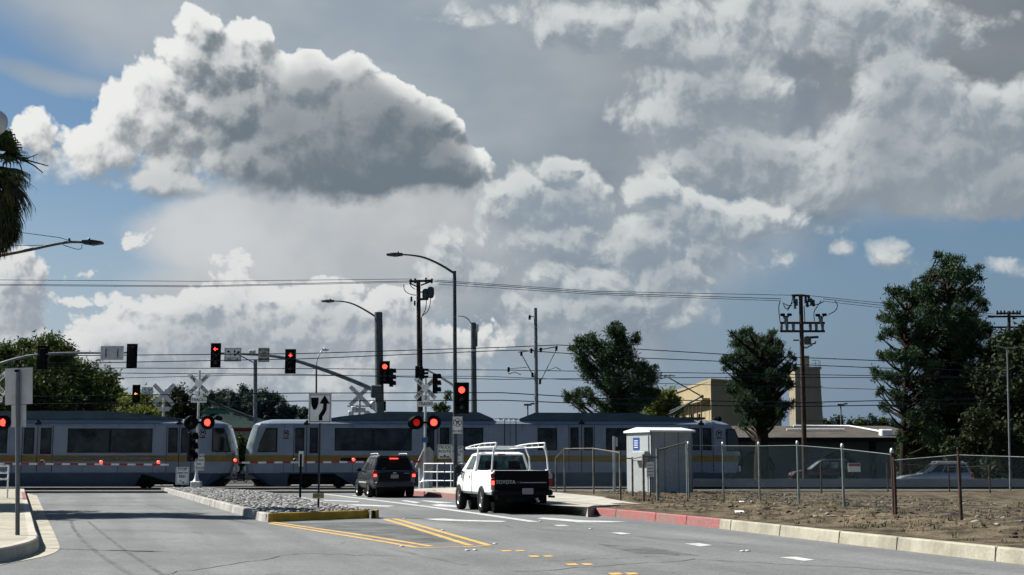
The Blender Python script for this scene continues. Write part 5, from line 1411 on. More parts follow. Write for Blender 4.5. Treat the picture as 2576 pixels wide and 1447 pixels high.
fence('chain_link_gate', 'low chain link gate with leaning posts in front of the grey cabinet', [(1560.5, 1261.5, 1146), (1591, 1252, 1150), (1619, 1268, 1143, M_post), (1654.6, 1266.5, 1145)], cat='gate', rad=.036)
fence('chain_link_fence', 'chain link run from the gate up to the tall post right of the cabinet', [(1654.6, 1266.5, 1128, M_gpost), (1729.5, 1254, 1109, M_gpost)], rad=.045)
fence('chain_link_fence', 'long chain link fence with capped posts and fine mesh above the dirt bank', [(1733, 1256, 1116, M_gpost), (1820, 1256, 1117), (1911, 1262, 1117), (2009, 1273, 1115), (2123, 1294, 1123), (2249, 1314, 1136, M_rust)], m=M_gpost, mm=M_mesh2, caps=True, rad=.030, rails=.009)
fence('wire_fence', 'last fence stretch at right with rusty posts and a single top wire', [(2254, 1314.5, 1150, M_rust), (2418.5, 1330, 1136, M_rust), (2640, 1352, 1142, M_rust)], m=M_gpost, mm=M_mesh, rad=.032, rails=.006)
fence('wire_fence', 'far dark fence posts along the ballast beyond the dirt bank', [(2066, 1241, 1165, M_rust), (2233, 1240, 1163, M_rust), (2388, 1241, 1170, M_rust), (2490, 1243, 1170, M_rust), (2620, 1243, 1170, M_rust)], m=M_rust, rad=.036, rails=.01, meshed=False, zb=.1)
g_ = G(1545, 1233, .18); r = thing('marker_post', 'tall pale post with small plate left of the grey cabinet', 'post', tuple(g_), world_coords=True)
mb = MB(); mb.box((g_.x, g_.y, (P(0, 1097, g_.y).z)/2), (.11, .08, P(0, 1097, g_.y).z), M_signback); mb.build('post', r)
mb = MB(); mb.box((g_.x+.12, g_.y-.05, P(0, 1112, g_.y).z), (.10, .01, .42), M_signback); mb.build('plate', r)
g_ = G(1636, 1250, .18); r = thing('notice_sign', 'small white lettered notice on a post beside the gate', 'sign', tuple(g_), world_coords=True)
mb = MB(); mb.box((g_.x, g_.y, .7), (.05, .05, 1.2), M_darksteel); mb.build('post', r)
z0, z1 = P(0, 1200, g_.y).z, P(0, 1162, g_.y).z
mb = MB(); mb.box((g_.x, g_.y-.04, (z0+z1)/2), (18.5*PX(g_.y), .01, z1-z0), M_signw); s = mb.build('sign_plate', r)
for i in range(5):
    mb = MB(); mb.box((g_.x, g_.y-.048, z1-.12-i*.115), (rnd.uniform(.18, .26), .004, .022), mat('notice_print', (.22, .12, .10), .6)); mb.build('lettering', s)
g_ = G(2148, 1264, .18); r = thing('warning_sign', 'red and white notice wired to the long chain link fence', 'sign', (P(2148, 1176, 50).x, 50, 0), world_coords=True)
df = 39.3; c = P(2148, 1176, df); r.location = c; r['_org'] = tuple(c)
mb = MB(); mb.box(c, (31*PX(df), .008, 22*PX(df)), M_signw); s = mb.build('sign_plate', r)
mb = MB(); mb.box((c.x, c.y-.007, c.z+6.5*PX(df)), (29*PX(df), .006, 7*PX(df)), mat('sign_red', (.42, .07, .06), .5)); mb.build('red_band', s)
text('lettering', 'WARNING', 5.5*PX(df), M_signw, s, (31*0, 0, 0)) if False else None
# mesh for the gate mesh etc. done; utility cabinet
M_cab = mat('cabinet_grey', (0.38, 0.415, 0.415), 0.5, var=0.08, vs=1.5, streak=0.2)
C_ = G(1638, 1241.5, .17); A_ = P(1575.5, 1100, C_.y+1.9); B_ = P(1741, 1100, C_.y+.45)
r = thing('utility_cabinet', 'tall light grey equipment cabinet with low pitched roof behind the gate', 'cabinet', (C_.x, C_.y, .17), world_coords=True)
a, c, b = Vector((A_.x, A_.y)), Vector((C_.x, C_.y)), Vector((B_.x, B_.y)); d = a+(b-c)
ht = P(0, 1087, C_.y).z
mb = MB(); mb.prism([tuple(a), tuple(c), tuple(b), tuple(d)], .1, ht, M_cab); mb.build('body', r)
cen = (a+b)/2
def ex(p, k): return p+(p-cen).normalized()*k
ra, rc, rb, rd = ex(a, .14), ex(c, .14), ex(b, .14), ex(d, .14)
mb = MB(); z0 = ht+.002; e1, e2 = (ra+rc)/2, (rb+rd)/2; zz = ht+.12
vs = [(*ra, z0), (*rc, z0), (*rb, z0), (*rd, z0), (*ra, zz-.04), (*rc, zz-.04), (*rb, zz-.04), (*rd, zz-.04), (*e1, zz+.10), (*e2, zz+.10)]
mb.add(vs, [(0, 1, 5, 8, 4), (1, 2, 6, 5), (2, 3, 7, 9, 6), (3, 0, 4, 7), (4, 8, 9, 7), (8, 5, 6, 9), (3, 2, 1, 0)], mat('cabinet_roof', (.8, .84, .84), .4, var=.05)); mb.build('roof', r)
# facing left: panel, blue sign, control box
nl = Vector(((a-c).y, -(a-c).x)).normalized()
if nl.x > 0: nl = -nl
def onleft(s_, z, out): q = c.lerp(a, s_)+nl*out; return (q.x, q.y, z)
rzl = math.atan2((c-a).y, (c-a).x)
w_ = (a-c).length
mb = MB(); mb.box(onleft(.38, ht-.45, .02), (w_*.62, .04, .62), M_cab, rz=rzl); mb.build('upper_panel', r)
mb = MB(); mb.box(onleft(.30, ht-.98, .12), (w_*.5, .24, .4), M_cab, rz=rzl, bevel=.03); mb.build('control_box', r)
mb = MB(); mb.box(onleft(.55, ht-.46, .05), (w_*.26, .01, .50), mat('blue_sign_face', (.02, .07, .30), .5), rz=rzl); bs = mb.build('blue_sign', r)
for i in range(4): mb = MB(); mb.box(onleft(.55, ht-.34-i*.09, .06), (w_*.15, .008, .03), M_signw, rz=rzl); mb.build('lettering', bs)
mb = MB(); mb.box(onleft(.42, .95, .015), (w_*.6, .03, 1.5), M_cab, rz=rzl); mb.build('door', r)
mb = MB(); 
for k in (.0, .33, .66, 1.0):
    q = c.lerp(b, k) if k not in (0., 1.) else c.lerp(b, .02 if k == 0 else .98); nr_ = Vector(((b-c).y, -(b-c).x)).normalized(); q = q+nr_*.004
    mb.box((q.x, q.y, (ht+.2)/2), (.03, .02, ht-.15), mat('cabinet_seam', (.2, .22, .23), .6), rz=math.atan2((b-c).y, (b-c).x))
mb.build('panel_seams', r)
for q in (rc, ra, rb):
    pass
# low wall by the track
# dry grass and weeds
mb = MB(); rr = random.Random(21); Mw = [mat('dry_grass', (.24, .21, .12), .9), mat('weed_green', (.07, .09, .035), .9), mat('dead_grass', (.13, .11, .07), .9)]
def tuft(mb, x, y, z, h, n, m):
    for _ in range(n):
        a = rr.uniform(0, 6.28); l = h*rr.uniform(.5, 1.1); w = .006+.006*rr.random(); ox, oy = rr.uniform(-.05, .05), rr.uniform(-.05, .05); t = rr.uniform(.2, .9)*l
        c_, s_ = math.cos(a), math.sin(a); mb.add([(x+ox-s_*w, y+oy+c_*w, z), (x+ox+s_*w, y+oy-c_*w, z), (x+ox+c_*t, y+oy+s_*t, z+l)], [(0, 1, 2)], m)
for i in range(2600):
    L_ = rr.random(); j = int((len(base)-1)*(0.10+.9*L_**1.5)); bx_, by_ = base[j]; o = rr.uniform(.05, 1)**1.2*13
    if noise2(bx_+o, by_, .5, 9) < -.05 and rr.random() < .8: continue
    x, y = bx_+o*DX+rr.uniform(-.2, .2), by_+o*DY+rr.uniform(-.2, .2)
    if y > 70 or (G(1400, 1262, .2).x-1 < x < G(1600, 1262, .2).x and 36.5 < y < 62): continue
    tuft(mb, x, y, vh(x, y, o)-.01, rr.uniform(.05, .16), 9, Mw[0 if rr.random() < .55 else 1 if rr.random() < .4 else 2])
tag(mb.build('weeds'), 'dry grass and weeds scattered over the dirt bank', 'weeds', kind='stuff')
r = MB(); r.box((36, 73.4, .37), (57, .25, .42), mat('barrier_grey', (.19, .205, .215), .8, var=.12, vs=.8)); r.box((36, 73.48, .10), (57, .2, .13), M_black)  # black box below the wall stands in for a shaded gap
tag(r.build('low_wall'), 'long low grey wall running along the track at right', 'low wall')
# buildings
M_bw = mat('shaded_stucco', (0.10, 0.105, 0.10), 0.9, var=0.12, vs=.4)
M_fasc = mat('dark_fascia', (0.010, 0.010, 0.012), 0.8)
D = 128.0
def bx(u, d=D): return P(u, 1100, d).x
def bz(v, d=D): return P(1287, v, d).z
r = thing('arched_building', 'long low stucco building with round arches and dark fascia behind the fence', 'building', (bx(2060), D, 0), world_coords=True)
x0, x1 = bx(1800), bx(2268); zf = bz(1111)
# wall with arches (outline strips between)
mb = MB(); arches = [(2110, 52), (1900, 50), (2280, 46)]
rad = 2.0; k = PX(D)
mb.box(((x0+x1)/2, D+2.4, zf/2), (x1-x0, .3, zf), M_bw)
mb.build('rear_wall', r)
def arch_wall(xa, xb, xc, ra_, zc, y, th, m):
    """wall xa..xb with a round arch"""
    mb = MB(); n = 18; pts = [(xa, 0), (xa, zf), (xb, zf), (xb, 0), (xc+ra_, 0)]+[(xc+ra_*math.cos(PI*i/n), zc+ra_*math.sin(PI*i/n)) for i in range(n+1)]+[(xc-ra_, 0)]
    mb.slab(pts, y, y+th, m); return mb
xs_ = [bx(1815), bx(2000), bx(2193), x1]
for i, (uc, ra_) in enumerate(((1900, 46*k), (2108, 46*k), (2282, 46*k))):
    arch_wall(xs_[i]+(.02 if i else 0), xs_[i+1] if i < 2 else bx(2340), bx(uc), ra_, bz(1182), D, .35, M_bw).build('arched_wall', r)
    mb = MB(); n = 18; zc = bz(1182); xc = bx(uc); vs = []
    o = [(xc+ra_*1.02*math.cos(PI*j/n), zc+ra_*1.02*math.sin(PI*j/n)) for j in range(n+1)]; q = [(xc+ra_*.80*math.cos(PI*j/n), zc+ra_*.80*math.sin(PI*j/n)) for j in range(n+1)]
    mb.slab(o+q[::-1], D-.06, D+.5, M_fasc); mb.build('arch_shade_band', r)  # dark ring paints the shade of the arch opening
mb = MB(); mb.box(((x0+bx(2340))/2, D-.4, (bz(1101)+zf)/2), (bx(2340)-x0, 1.4, bz(1101)-zf), M_fasc); mb.build('fascia', r)
mb = MB(); mb.box((bx(2191), D-.3, zf/2), (12*k, .6, zf), M_fasc); mb.build('column', r)
M_roof2 = mat('gravel_roof', (.095, .085, .075), .9, var=.2, vs=.8)
mb = MB(); zr = bz(1101); vs = [(x0, D-1.1, zr), (bx(2340), D-1.1, zr), (bx(2300), D+9, zr+1.35), (x0, D+9, zr+1.35)]
mb.add(vs, [(0, 1, 2, 3)], M_roof2); mb.add([(x0, D+9, zr+1.35), (bx(2300), D+9, zr+1.35), (bx(2300), D+20, 0), (x0, D+20, 0)], [(0, 1, 2, 3)], M_roof2); mb.build('roof', r)
mb = MB(); mb.tube([(bx(2040), D+8, zr+1.32), (bx(2190), D+8, zr+1.3), (bx(2245), D+1, zr+.45)], .12, M_white, 6); mb.tube([(bx(2000), D+4, zr+.86), (bx(2150), D+4, zr+.86)], .10, M_white, 6); mb.box((bx(2232), D+.6, zr+.45), (1.1, 1.0, .7), M_white, bevel=.1); mb.build('roof_pipes', r)
M_tan = mat('tan_stucco', (.36, .30, .185), .9, var=.1, vs=.15, streak=.12)
d0 = 165.0; C2 = P(1787, 959, d0); Lf = P(1700, 996, 192); Rt = P(1930, 959, 172)
zt = (C2.z+Lf.z)/2; q4 = (Rt.x+(Lf.x-C2.x)+8, Rt.y+(Lf.y-C2.y))
r = thing('tan_building', 'tan stucco hall with slanting lit side and railed ledge behind the right tree', 'building', (C2.x, C2.y, 0), world_coords=True)
mb = MB(); mb.prism([(Lf.x, Lf.y), (C2.x, C2.y), (Rt.x, Rt.y), q4], 0, C2.z, M_tan); mb.build('wall', r)
mb = MB()
dl = Vector((Lf.x-C2.x, Lf.y-C2.y)); nl2 = Vector((dl.y, -dl.x)).normalized(); nl2 = -nl2 if nl2.x > 0 else nl2
rz2 = math.atan2(-dl.y, -dl.x); mc = Vector((C2.x, C2.y))+dl*.5
for z in (C2.z-2.2, C2.z-5.2): mb.box((mc.x+nl2.x*.5, mc.y+nl2.y*.5, z), (dl.length*.96, 1.0, .35), M_tan, rz=rz2)
mb.build('ledge', r)
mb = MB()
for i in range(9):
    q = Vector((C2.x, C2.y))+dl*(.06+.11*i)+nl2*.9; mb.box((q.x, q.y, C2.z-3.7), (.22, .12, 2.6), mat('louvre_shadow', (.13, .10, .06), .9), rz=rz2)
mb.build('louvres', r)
mb = MB(); mb.prism([(Lf.x-.2, Lf.y), (C2.x, C2.y-.25), (Rt.x+.2, Rt.y-.2), q4], C2.z+.004, C2.z+.3, M_tan); mb.build('parapet', r)
dt = 225.0; r = thing('tower', 'tan concrete tower with small rooftop box behind the utility pole', 'tower', (P(2032, 1000, dt).x, dt, 0), world_coords=True)
xa, xb = P(1999, 930, dt).x, P(2062, 930, dt).x; zt = P(2030, 929, dt).z; M_tw = mat('tower_concrete', (.29, .255, .185), .9, var=.1, vs=.12, streak=.2)
mb = MB(); mb.add([(xa-.2, dt, 0), (xb+.5, dt, 0), (xb+.5, dt+5, 0), (xa-.2, dt+5, 0), (xa, dt, zt), (xb, dt, zt), (xb, dt+5, zt), (xa, dt+5, zt)], [(0, 1, 5, 4), (1, 2, 6, 5), (2, 3, 7, 6), (3, 0, 4, 7), (4, 5, 6, 7)], M_tw)
for i in range(1, 6): mb.box(((xa+xb)/2+.1, dt-.02, zt*i/6), (xb-xa+.55, .06, .10), mat('tower_joint', (.17, .15, .11), .9))
mb.box(((xa+xb)/2, dt+2.5, zt+.2), (xb-xa+.4, 5.4, .4), M_tw); mb.build('shaft', r)
mb = MB(); xc = P(2033, 910, dt).x; mb.box((xc, dt+2.5, zt+1.3), (1.05, 1.5, 2.2), M_tw); mb.build('rooftop_box', r)
mb = MB()
for x in (xc+1.2, xc+2.0, xb-.1): mb.tube([(x, dt+.2, zt+.4), (x, dt+.2, zt+1.5)], .04, M_steel, 6)
for z in (zt+.95, zt+1.5): mb.tube([(xc+.6, dt+.2, z), (xb-.1, dt+.2, z)], .04, M_steel, 6)
mb.build('railing', r)
dg = 165; r = thing('low_building', 'white walled building with red roof band seen through the gap between train cars', 'building', (P(600, 1100, dg).x, dg, 0), world_coords=True)
xa, xb = P(535, 1100, dg).x, P(690, 1100, dg).x
mb = MB(); mb.box(((xa+xb)/2, dg+3, bz(1085, dg)/2), (xb-xa, 6, bz(1085, dg)), mat('pale_wall', (.34, .33, .32), .8, var=.1, vs=.3)); mb.build('wall', r)
mb = MB(); mb.box(((xa+xb)/2, dg+3, (bz(1076, dg)+bz(1085, dg))/2), (xb-xa+.6, 6.6, bz(1076, dg)-bz(1085, dg)-.01), mat('red_fascia', (.22, .035, .03), .7)); mb.build('roof_band', r)
# distant lamps
for (u, v, d, lb) in ((1327, 1020, 190, 'tiny shoebox lamp post beyond the train joint'), (2114, 1020, 200, 'tiny far lamp post between the tower and the tall pines')):
    q = P(u, v, d); r = thing('street_lamp', lb, 'street lamp', (q.x, d, 0), world_coords=True)
    mb = MB(); mb.tube([(q.x, d, 0), (q.x, d, q.z)], .1, M_steel, 6); mb.build('pole', r)
    mb = MB(); mb.box((q.x, d, q.z+.1), (1.1, .5, .3), M_steel, bevel=.05); mb.box((q.x+.7, d, q.z+.25), (.6, .4, .25), M_steel, bevel=.05); mb.build('lamp_head', r)
# litter and clods on the bank
mb = MB(); rr = random.Random(11); Mcl = [mat('clod_brown', (.14, .11, .08), .95), mat('clod_dark', (.055, .045, .035), .95), mat('clod_pale', (.34, .31, .27), .9)]
for i in range(6500):
    L_ = rr.random(); j = int((len(base)-1)*(0.12+.88*L_**1.6)); bx_, by_ = base[j]
    o = rr.uniform(.15, 1)**1.3*14; x, y = bx_+o*DX+rr.uniform(-.2, .2), by_+o*DY+rr.uniform(-.2, .2)
    if y > 70 or (12 > 1 and G(1400, 1262, .2).x-1 < x < G(1600, 1262, .2).x and y > 36.5 and y < 62): continue
    stone(mb, x, y, vh(x, y, o)-.005, rr.uniform(.015, .055)*(1.5 if rr.random() < .12 else 1), .6, Mcl[0 if rr.random() < .5 else 1 if rr.random() < .8 else 2], rr)
tag(mb.build('gravel'), 'loose stones and clods scattered over the brown dirt bank', 'gravel', kind='stuff')
for (u, v, w, h, lb) in ((1860, 1291, 22, 5, 'flattened white paper scrap on the dirt bank above the kerb'), (1866, 1265.5, 13, 3, 'small white scrap lying near the fence on the dirt bank')):
    g_ = G(u, v, .24); mb = MB(); k = PX(g_.y); mb.box((0, 0, .03), (w*k, .14, .03), M_white, bevel=.01, M=Matrix.Rotation(.2, 3, 'X')); o = mb.build('paper_scrap'); o.location = (g_.x, g_.y, .24); tag(o, lb, 'litter')
g_ = G(2092, 1306, .22); mb = MB(); mb.box((0, 0, .03), (88*PX(g_.y), .22, .05), mat('pale_board', (.38, .30, .22), .8)); o = mb.build('wooden_board'); o.location = (g_.x, g_.y, .24); tag(o, 'pale wooden board lying on the dirt below the fence', 'board')
# ------------------------------------------------------------------ trees
import numpy as np
def leaf_mat(name, c1, c2, trans=0.0):
    m = bpy.data.materials.new(name); m.use_nodes = True; b = NB(m.node_tree); p = m.node_tree.nodes['Principled BSDF']
    co = b.n('ShaderNodeNewGeometry'); pos = co.outputs['Position']
    f = b.rng(b.noise(pos, 1.3, 3, .6), .35, .65); f2 = b.rng(b.noise(pos, 9.0, 2, .5), .3, .7, .75, 1.3)
    c = b.v('SCALE', b.mix(f, c1, c2), sc_=f2); b.link(c, p.inputs['Base Color'])
    p.inputs['Roughness'].default_value = .65; p.inputs['Specular IOR Level'].default_value = .12
    if trans:
        tr_ = b.n('ShaderNodeBsdfTranslucent'); b.link(b.v('MULTIPLY', c, (1.5, 1.5, .7)), tr_.inputs[0])
        mx = b.n('ShaderNodeMixShader'); mx.inputs[0].default_value = trans; b.link(p.outputs[0], mx.inputs[1]); b.link(tr_.outputs[0], mx.inputs[2])
        b.link(mx.outputs[0], m.node_tree.nodes['Material Output'].inputs[0])
    return m
ML_pine = leaf_mat('pine_needles', (.012, .030, .014), (.028, .050, .020), .10)
ML_dark = leaf_mat('dark_leaves', (.010, .017, .008), (.022, .032, .012), .10)
ML_green = leaf_mat('green_leaves', (.015, .028, .009), (.040, .062, .015), .2)
ML_yel = leaf_mat('yellow_green_leaves', (.075, .095, .025), (.120, .140, .040), .3)
ML_far = leaf_mat('hazed_far_leaves', (.034, .058, .056), (.052, .080, .072), .1)  # bluish distance haze is mixed into the leaf colour
M_bark = mat('bark', (.030, .024, .020), .95, var=.3, vs=3)
LEAFK = 5.0; RK_ = 1.22
def leaves(name, centers, radii, m, parent, size=.22, per=300, asp=.5, seed=1, up=.0, clump=14, hollow=0.0, org=(0, 0, 0)):
    rs = np.random.RandomState(seed); V = []
    for c, r in zip(centers, radii):
        n = max(60, int(per*LEAFK*(r**2))); k = max(5, int(clump*r))
        d = rs.normal(size=(k, 3)); d /= np.linalg.norm(d, axis=1)[:, None]
        cc = np.array(c)+d*(r*(.35+.62*rs.rand(k, 1)))*np.array([1, 1, .85])
        i = rs.randint(0, k, n)
        p = cc[i]+rs.normal(size=(n, 3))*(r*.17+size*.2)
        V.append(np.c_[p, np.full(n, r)])
        n2 = int(n*.35); p2 = np.array(c)+rs.normal(size=(n2, 3))*r*.34; V.append(np.c_[p2, np.full(n2, r)])
    A = np.concatenate(V)[:, :3]; n = len(A)
    a = rs.normal(size=(n, 3)); a[:, 2] += up*1.6; a /= np.linalg.norm(a, axis=1)[:, None]
    b = rs.normal(size=(n, 3)); b = np.cross(a, b); b /= np.linalg.norm(b, axis=1)[:, None]
    s = size*(.6+.8*rs.rand(n, 1)); w = s*asp
    q = np.stack([A-b*w*.5, A+a*s*.5-b*w*.12, A+a*s, A+a*s*.45+b*w*.5], 1)-np.array(org)
    q = q.reshape(-1, 3)
    me = bpy.data.meshes.new(name); me.vertices.add(len(q)); me.vertices.foreach_set('co', q.astype(np.float32).ravel())
    me.loops.add(4*n); me.loops.foreach_set('vertex_index', np.arange(4*n, dtype=np.int32)); me.polygons.add(n)
    me.polygons.foreach_set('loop_start', np.arange(0, 4*n, 4, dtype=np.int32)); me.polygons.foreach_set('loop_total', np.full(n, 4, dtype=np.int32))
    me.materials.append(m); me.update(calc_edges=True); me.validate()
    o = bpy.data.objects.new(name, me); COL.objects.link(o)
    if parent: o.parent = parent
    return o
def tree(label, u, d, blobs, m, trunk_top, tr=.3, size=.22, per=300, name='tree', group=None, seed=1, lean=0, limbs=True, up=0., asp=.5, clump=14, depth=.8, base_u=None, cat='tree', zg=0.0, extra_trunks=()):
    bp = P(base_u or u, 1170, d); r = thing(name, label, cat, (bp.x, d, zg), 0, group, world_coords=True); org = (bp.x, d, zg)
    rs = random.Random(seed); k = PX(d); cs = []; rr_ = []
    if name == 'pine_tree': blobs = list(blobs)+[(bu+1.15*br*math.cos(a_), bv+1.05*br*math.sin(a_), br*.42) for (bu, bv, br) in blobs for a_ in (rs.uniform(0, 6.28), rs.uniform(0, 6.28))]
    us = [b[0] for b in blobs]; cu = sum(us)/len(us); hw = (max(us)-min(us))/2+20
    for (bu, bv, br) in blobs:
        w = math.sqrt(max(.05, 1-((bu-cu)/hw)**2)); q = P(bu, bv, d); off = rs.uniform(-1, 1)*w*hw*k*depth
        f = (d+off)/d; cs.append((q.x*f, d+off, CAMH+(q.z-CAMH)*f)); rr_.append(br*k*((1.1 if name == 'pine_tree' else RK_) if d < 200 else 1.0))
    leaves('crown', cs, rr_, m, r, size, per*(.85 if name == 'pine_tree' else 1), asp, seed, up, clump, org=org)
    for (tu0, tu1, ttop, trr) in [(base_u or u, u, trunk_top, tr)]+list(extra_trunks):
        b0 = P(tu0, 1170, d); tp_ = P(tu1, ttop, d); n = 7; pts = []
        for i in range(n+1):
            t = i/n; pts.append(Vector((b0.x+(tp_.x-b0.x)*t+rs.uniform(-.08, .08)*(i > 0), d+rs.uniform(-.1, .1), zg+(tp_.z-zg)*t)))
        mb = MB(); mb.tube(pts, [trr*(1-.72*i/n) for i in range(n+1)], M_bark, 10)
        if limbs:
            for c, rad_ in zip(cs, rr_):
                if c[2] > pts[-1].z*.99 and rs.random() < .4: continue
                near = abs((c[0]-b0.x)) < 60
                if len(extra_trunks) and abs(c[0]-(b0.x+tp_.x)/2) > hw*k*.62: continue
                zs = max(zg+1.2, c[2]-abs(c[0]-b0.x)*.55-.5); t = min(.97, (zs-zg)/(tp_.z-zg)); i = min(n-1, int(t*n)); s0 = pts[i].lerp(pts[i+1], t*n-i)
                e = Vector(c); mid = s0.lerp(e, .5)+Vector((0, 0, -.12*(e-s0).length*rs.random())); mb.tube([s0, mid, e], [trr*.32, trr*.2, .03], M_bark, 6)
        mb.build('trunk', r)
    return r
tree('big broad dark tree rising behind the left train car at the left edge', 95, 114, [(20, 935, 60), (75, 915, 52), (135, 895, 42), (60, 990, 75), (150, 955, 62), (212, 960, 46), (255, 962, 32), (200, 1005, 58), (100, 1040, 80), (-40, 950, 80), (-50, 1040, 90), (20, 885, 26), (165, 885, 24), (120, 865, 20), (190, 925, 26), (270, 985, 22), (250, 1010, 40), (230, 1050, 60), (60, 870, 18), (150, 1060, 70)],
     ML_green, 930, .5, .34, 90, 'broadleaf_tree', seed=2, asp=.7, clump=9, depth=1.0)
tree('bright yellow green tree peeping over the roof beside the left crossbuck back', 330, 135, [(320, 1018, 26), (358, 1008, 26), (296, 1030, 30), (398, 1025, 26), (285, 975, 16), (340, 1045, 36), (390, 1050, 36), (300, 1000, 18)], ML_yel, 1030, .3, .34, 90, 'broadleaf_tree', seed=3, asp=.7, clump=9)
tree('dark round tree just left of the lettered crossbuck', 455, 128, [(450, 1003, 28), (470, 1025, 30), (430, 1025, 24), (455, 1055, 36), (485, 1050, 26), (440, 985, 14)], ML_dark, 1010, .3, .3, 110, 'broadleaf_tree', seed=4, asp=.7)
tree('small dark tree seen through the gap between the train cars', 603, 150, [(603, 1128, 22), (612, 1150, 24), (595, 1160, 24), (606, 1105, 12)], ML_green, 1120, .15, .3, 130, 'broadleaf_tree', seed=5, asp=.7)
# wooded hill
hd = 430.0
hv = [(300, 1075), (460, 1030), (520, 1016), (600, 1008), (680, 1015), (730, 1035), (780, 1048), (860, 1058), (1000, 1064), (1300, 1066), (1600, 1070)]
mb = MB(); M_hill = mat('hazed_hill_brush', (.018, .032, .030), .95, var=.3, vs=.05, fine=.2)  # hill colour carries the blue-green haze of distance
vs = []; 
for u, v in hv:
    q = P(u, v, hd); vs += [(q.x, hd-60, -.5), (q.x, hd, q.z), (q.x, hd+120, -.5)]
fs = []
for i in range(len(hv)-1): a = i*3; fs += [(a, a+3, a+4, a+1), (a+1, a+4, a+5, a+2)]
mb.add(vs, fs, M_hill, True); struct(mb, 'hill')
rs = random.Random(5); hill_trees = [(500, 1012, 15), (528, 1005, 19), (556, 1000, 21), (586, 1002, 17), (612, 995, 23), (642, 1000, 19), (668, 1002, 21), (694, 1008, 19), (712, 1020, 14), (735, 1034, 12), (757, 1038, 11), (770, 1032, 8), (575, 1022, 16), (640, 1024, 17), (545, 1030, 16), (690, 1035, 15), (600, 1042, 18), (655, 1045, 18), (520, 1042, 17), (560, 1056, 18), (585, 1048, 15), (625, 1056, 18), (675, 1058, 16), (710, 1052, 15)]
wds = ['first', 'second', 'third', 'fourth', 'fifth', 'sixth', 'seventh', 'eighth', 'ninth', 'tenth', 'eleventh', 'twelfth']
order = sorted(range(len(hill_trees)), key=lambda i: hill_trees[i][0])
for i, (u, v, r_) in enumerate(hill_trees):
    row = 'skyline' if i < 12 else 'lower slope'
    rank = sum(1 for j in (range(12) if i < 12 else range(12, 24)) if hill_trees[j][0] <= u)
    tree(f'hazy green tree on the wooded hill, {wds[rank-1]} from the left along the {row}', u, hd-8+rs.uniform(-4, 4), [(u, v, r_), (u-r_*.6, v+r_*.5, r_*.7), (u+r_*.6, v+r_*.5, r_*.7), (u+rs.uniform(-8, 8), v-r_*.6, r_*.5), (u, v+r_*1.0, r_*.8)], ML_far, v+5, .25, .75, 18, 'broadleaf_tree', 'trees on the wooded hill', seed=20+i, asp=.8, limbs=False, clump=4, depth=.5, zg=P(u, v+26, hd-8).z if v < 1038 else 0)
# pines
tree('pine with drooping clumps standing behind the middle of the right train car', 1555, 98, [(1540, 838, 20), (1470, 858, 16), (1500, 872, 26), (1560, 868, 30), (1600, 855, 13), (1465, 900, 24), (1515, 912, 34), (1575, 908, 34), (1612, 930, 27), (1638, 948, 20), (1480, 945, 20), (1556, 950, 38), (1600, 968, 28), (1448, 1002, 18), (1476, 985, 13), (1428, 998, 9), (1520, 975, 20), (1552, 1005, 36), (1604, 1010, 30), (1636, 995, 18), (1460, 1022, 12), (1535, 1030, 34), (1490, 1010, 12), (1580, 1035, 34), (1555, 840, 14), (1445, 880, 9)],
     ML_pine, 850, .30, .26, 330, 'pine_tree', 'pines beyond the track', seed=6, up=.5, asp=.35, clump=12)
tree('pale green tree between the middle pine and the tan hall', 1665, 140, [(1650, 1008, 24), (1682, 998, 20), (1670, 1028, 26), (1700, 1020, 20), (1640, 1035, 24)], ML_yel, 1020, .25, .34, 110, 'broadleaf_tree', seed=7, asp=.7)
tree('thick trunked pine with spiky tops left of the transformer pole', 1915, 104, [(1868, 842, 14), (1852, 866, 22), (1893, 862, 24), (1930, 866, 24), (1958, 882, 22), (1850, 905, 24), (1890, 915, 38), (1940, 915, 34), (1982, 925, 15), (1832, 925, 11), (1860, 955, 28), (1912, 965, 42), (1960, 960, 28), (1987, 968, 12), (1868, 1008, 24), (1918, 1012, 36), (1976, 1024, 17), (1880, 1048, 22), (1930, 1050, 30), (1868, 1072, 11), (1962, 1050, 13), (1940, 842, 9), (1882, 838, 9), (1835, 985, 10), (1990, 900, 9)],
     ML_pine, 850, .62, .26, 330, 'pine_tree', 'pines beyond the track', seed=8, up=.9, asp=.3, clump=12)
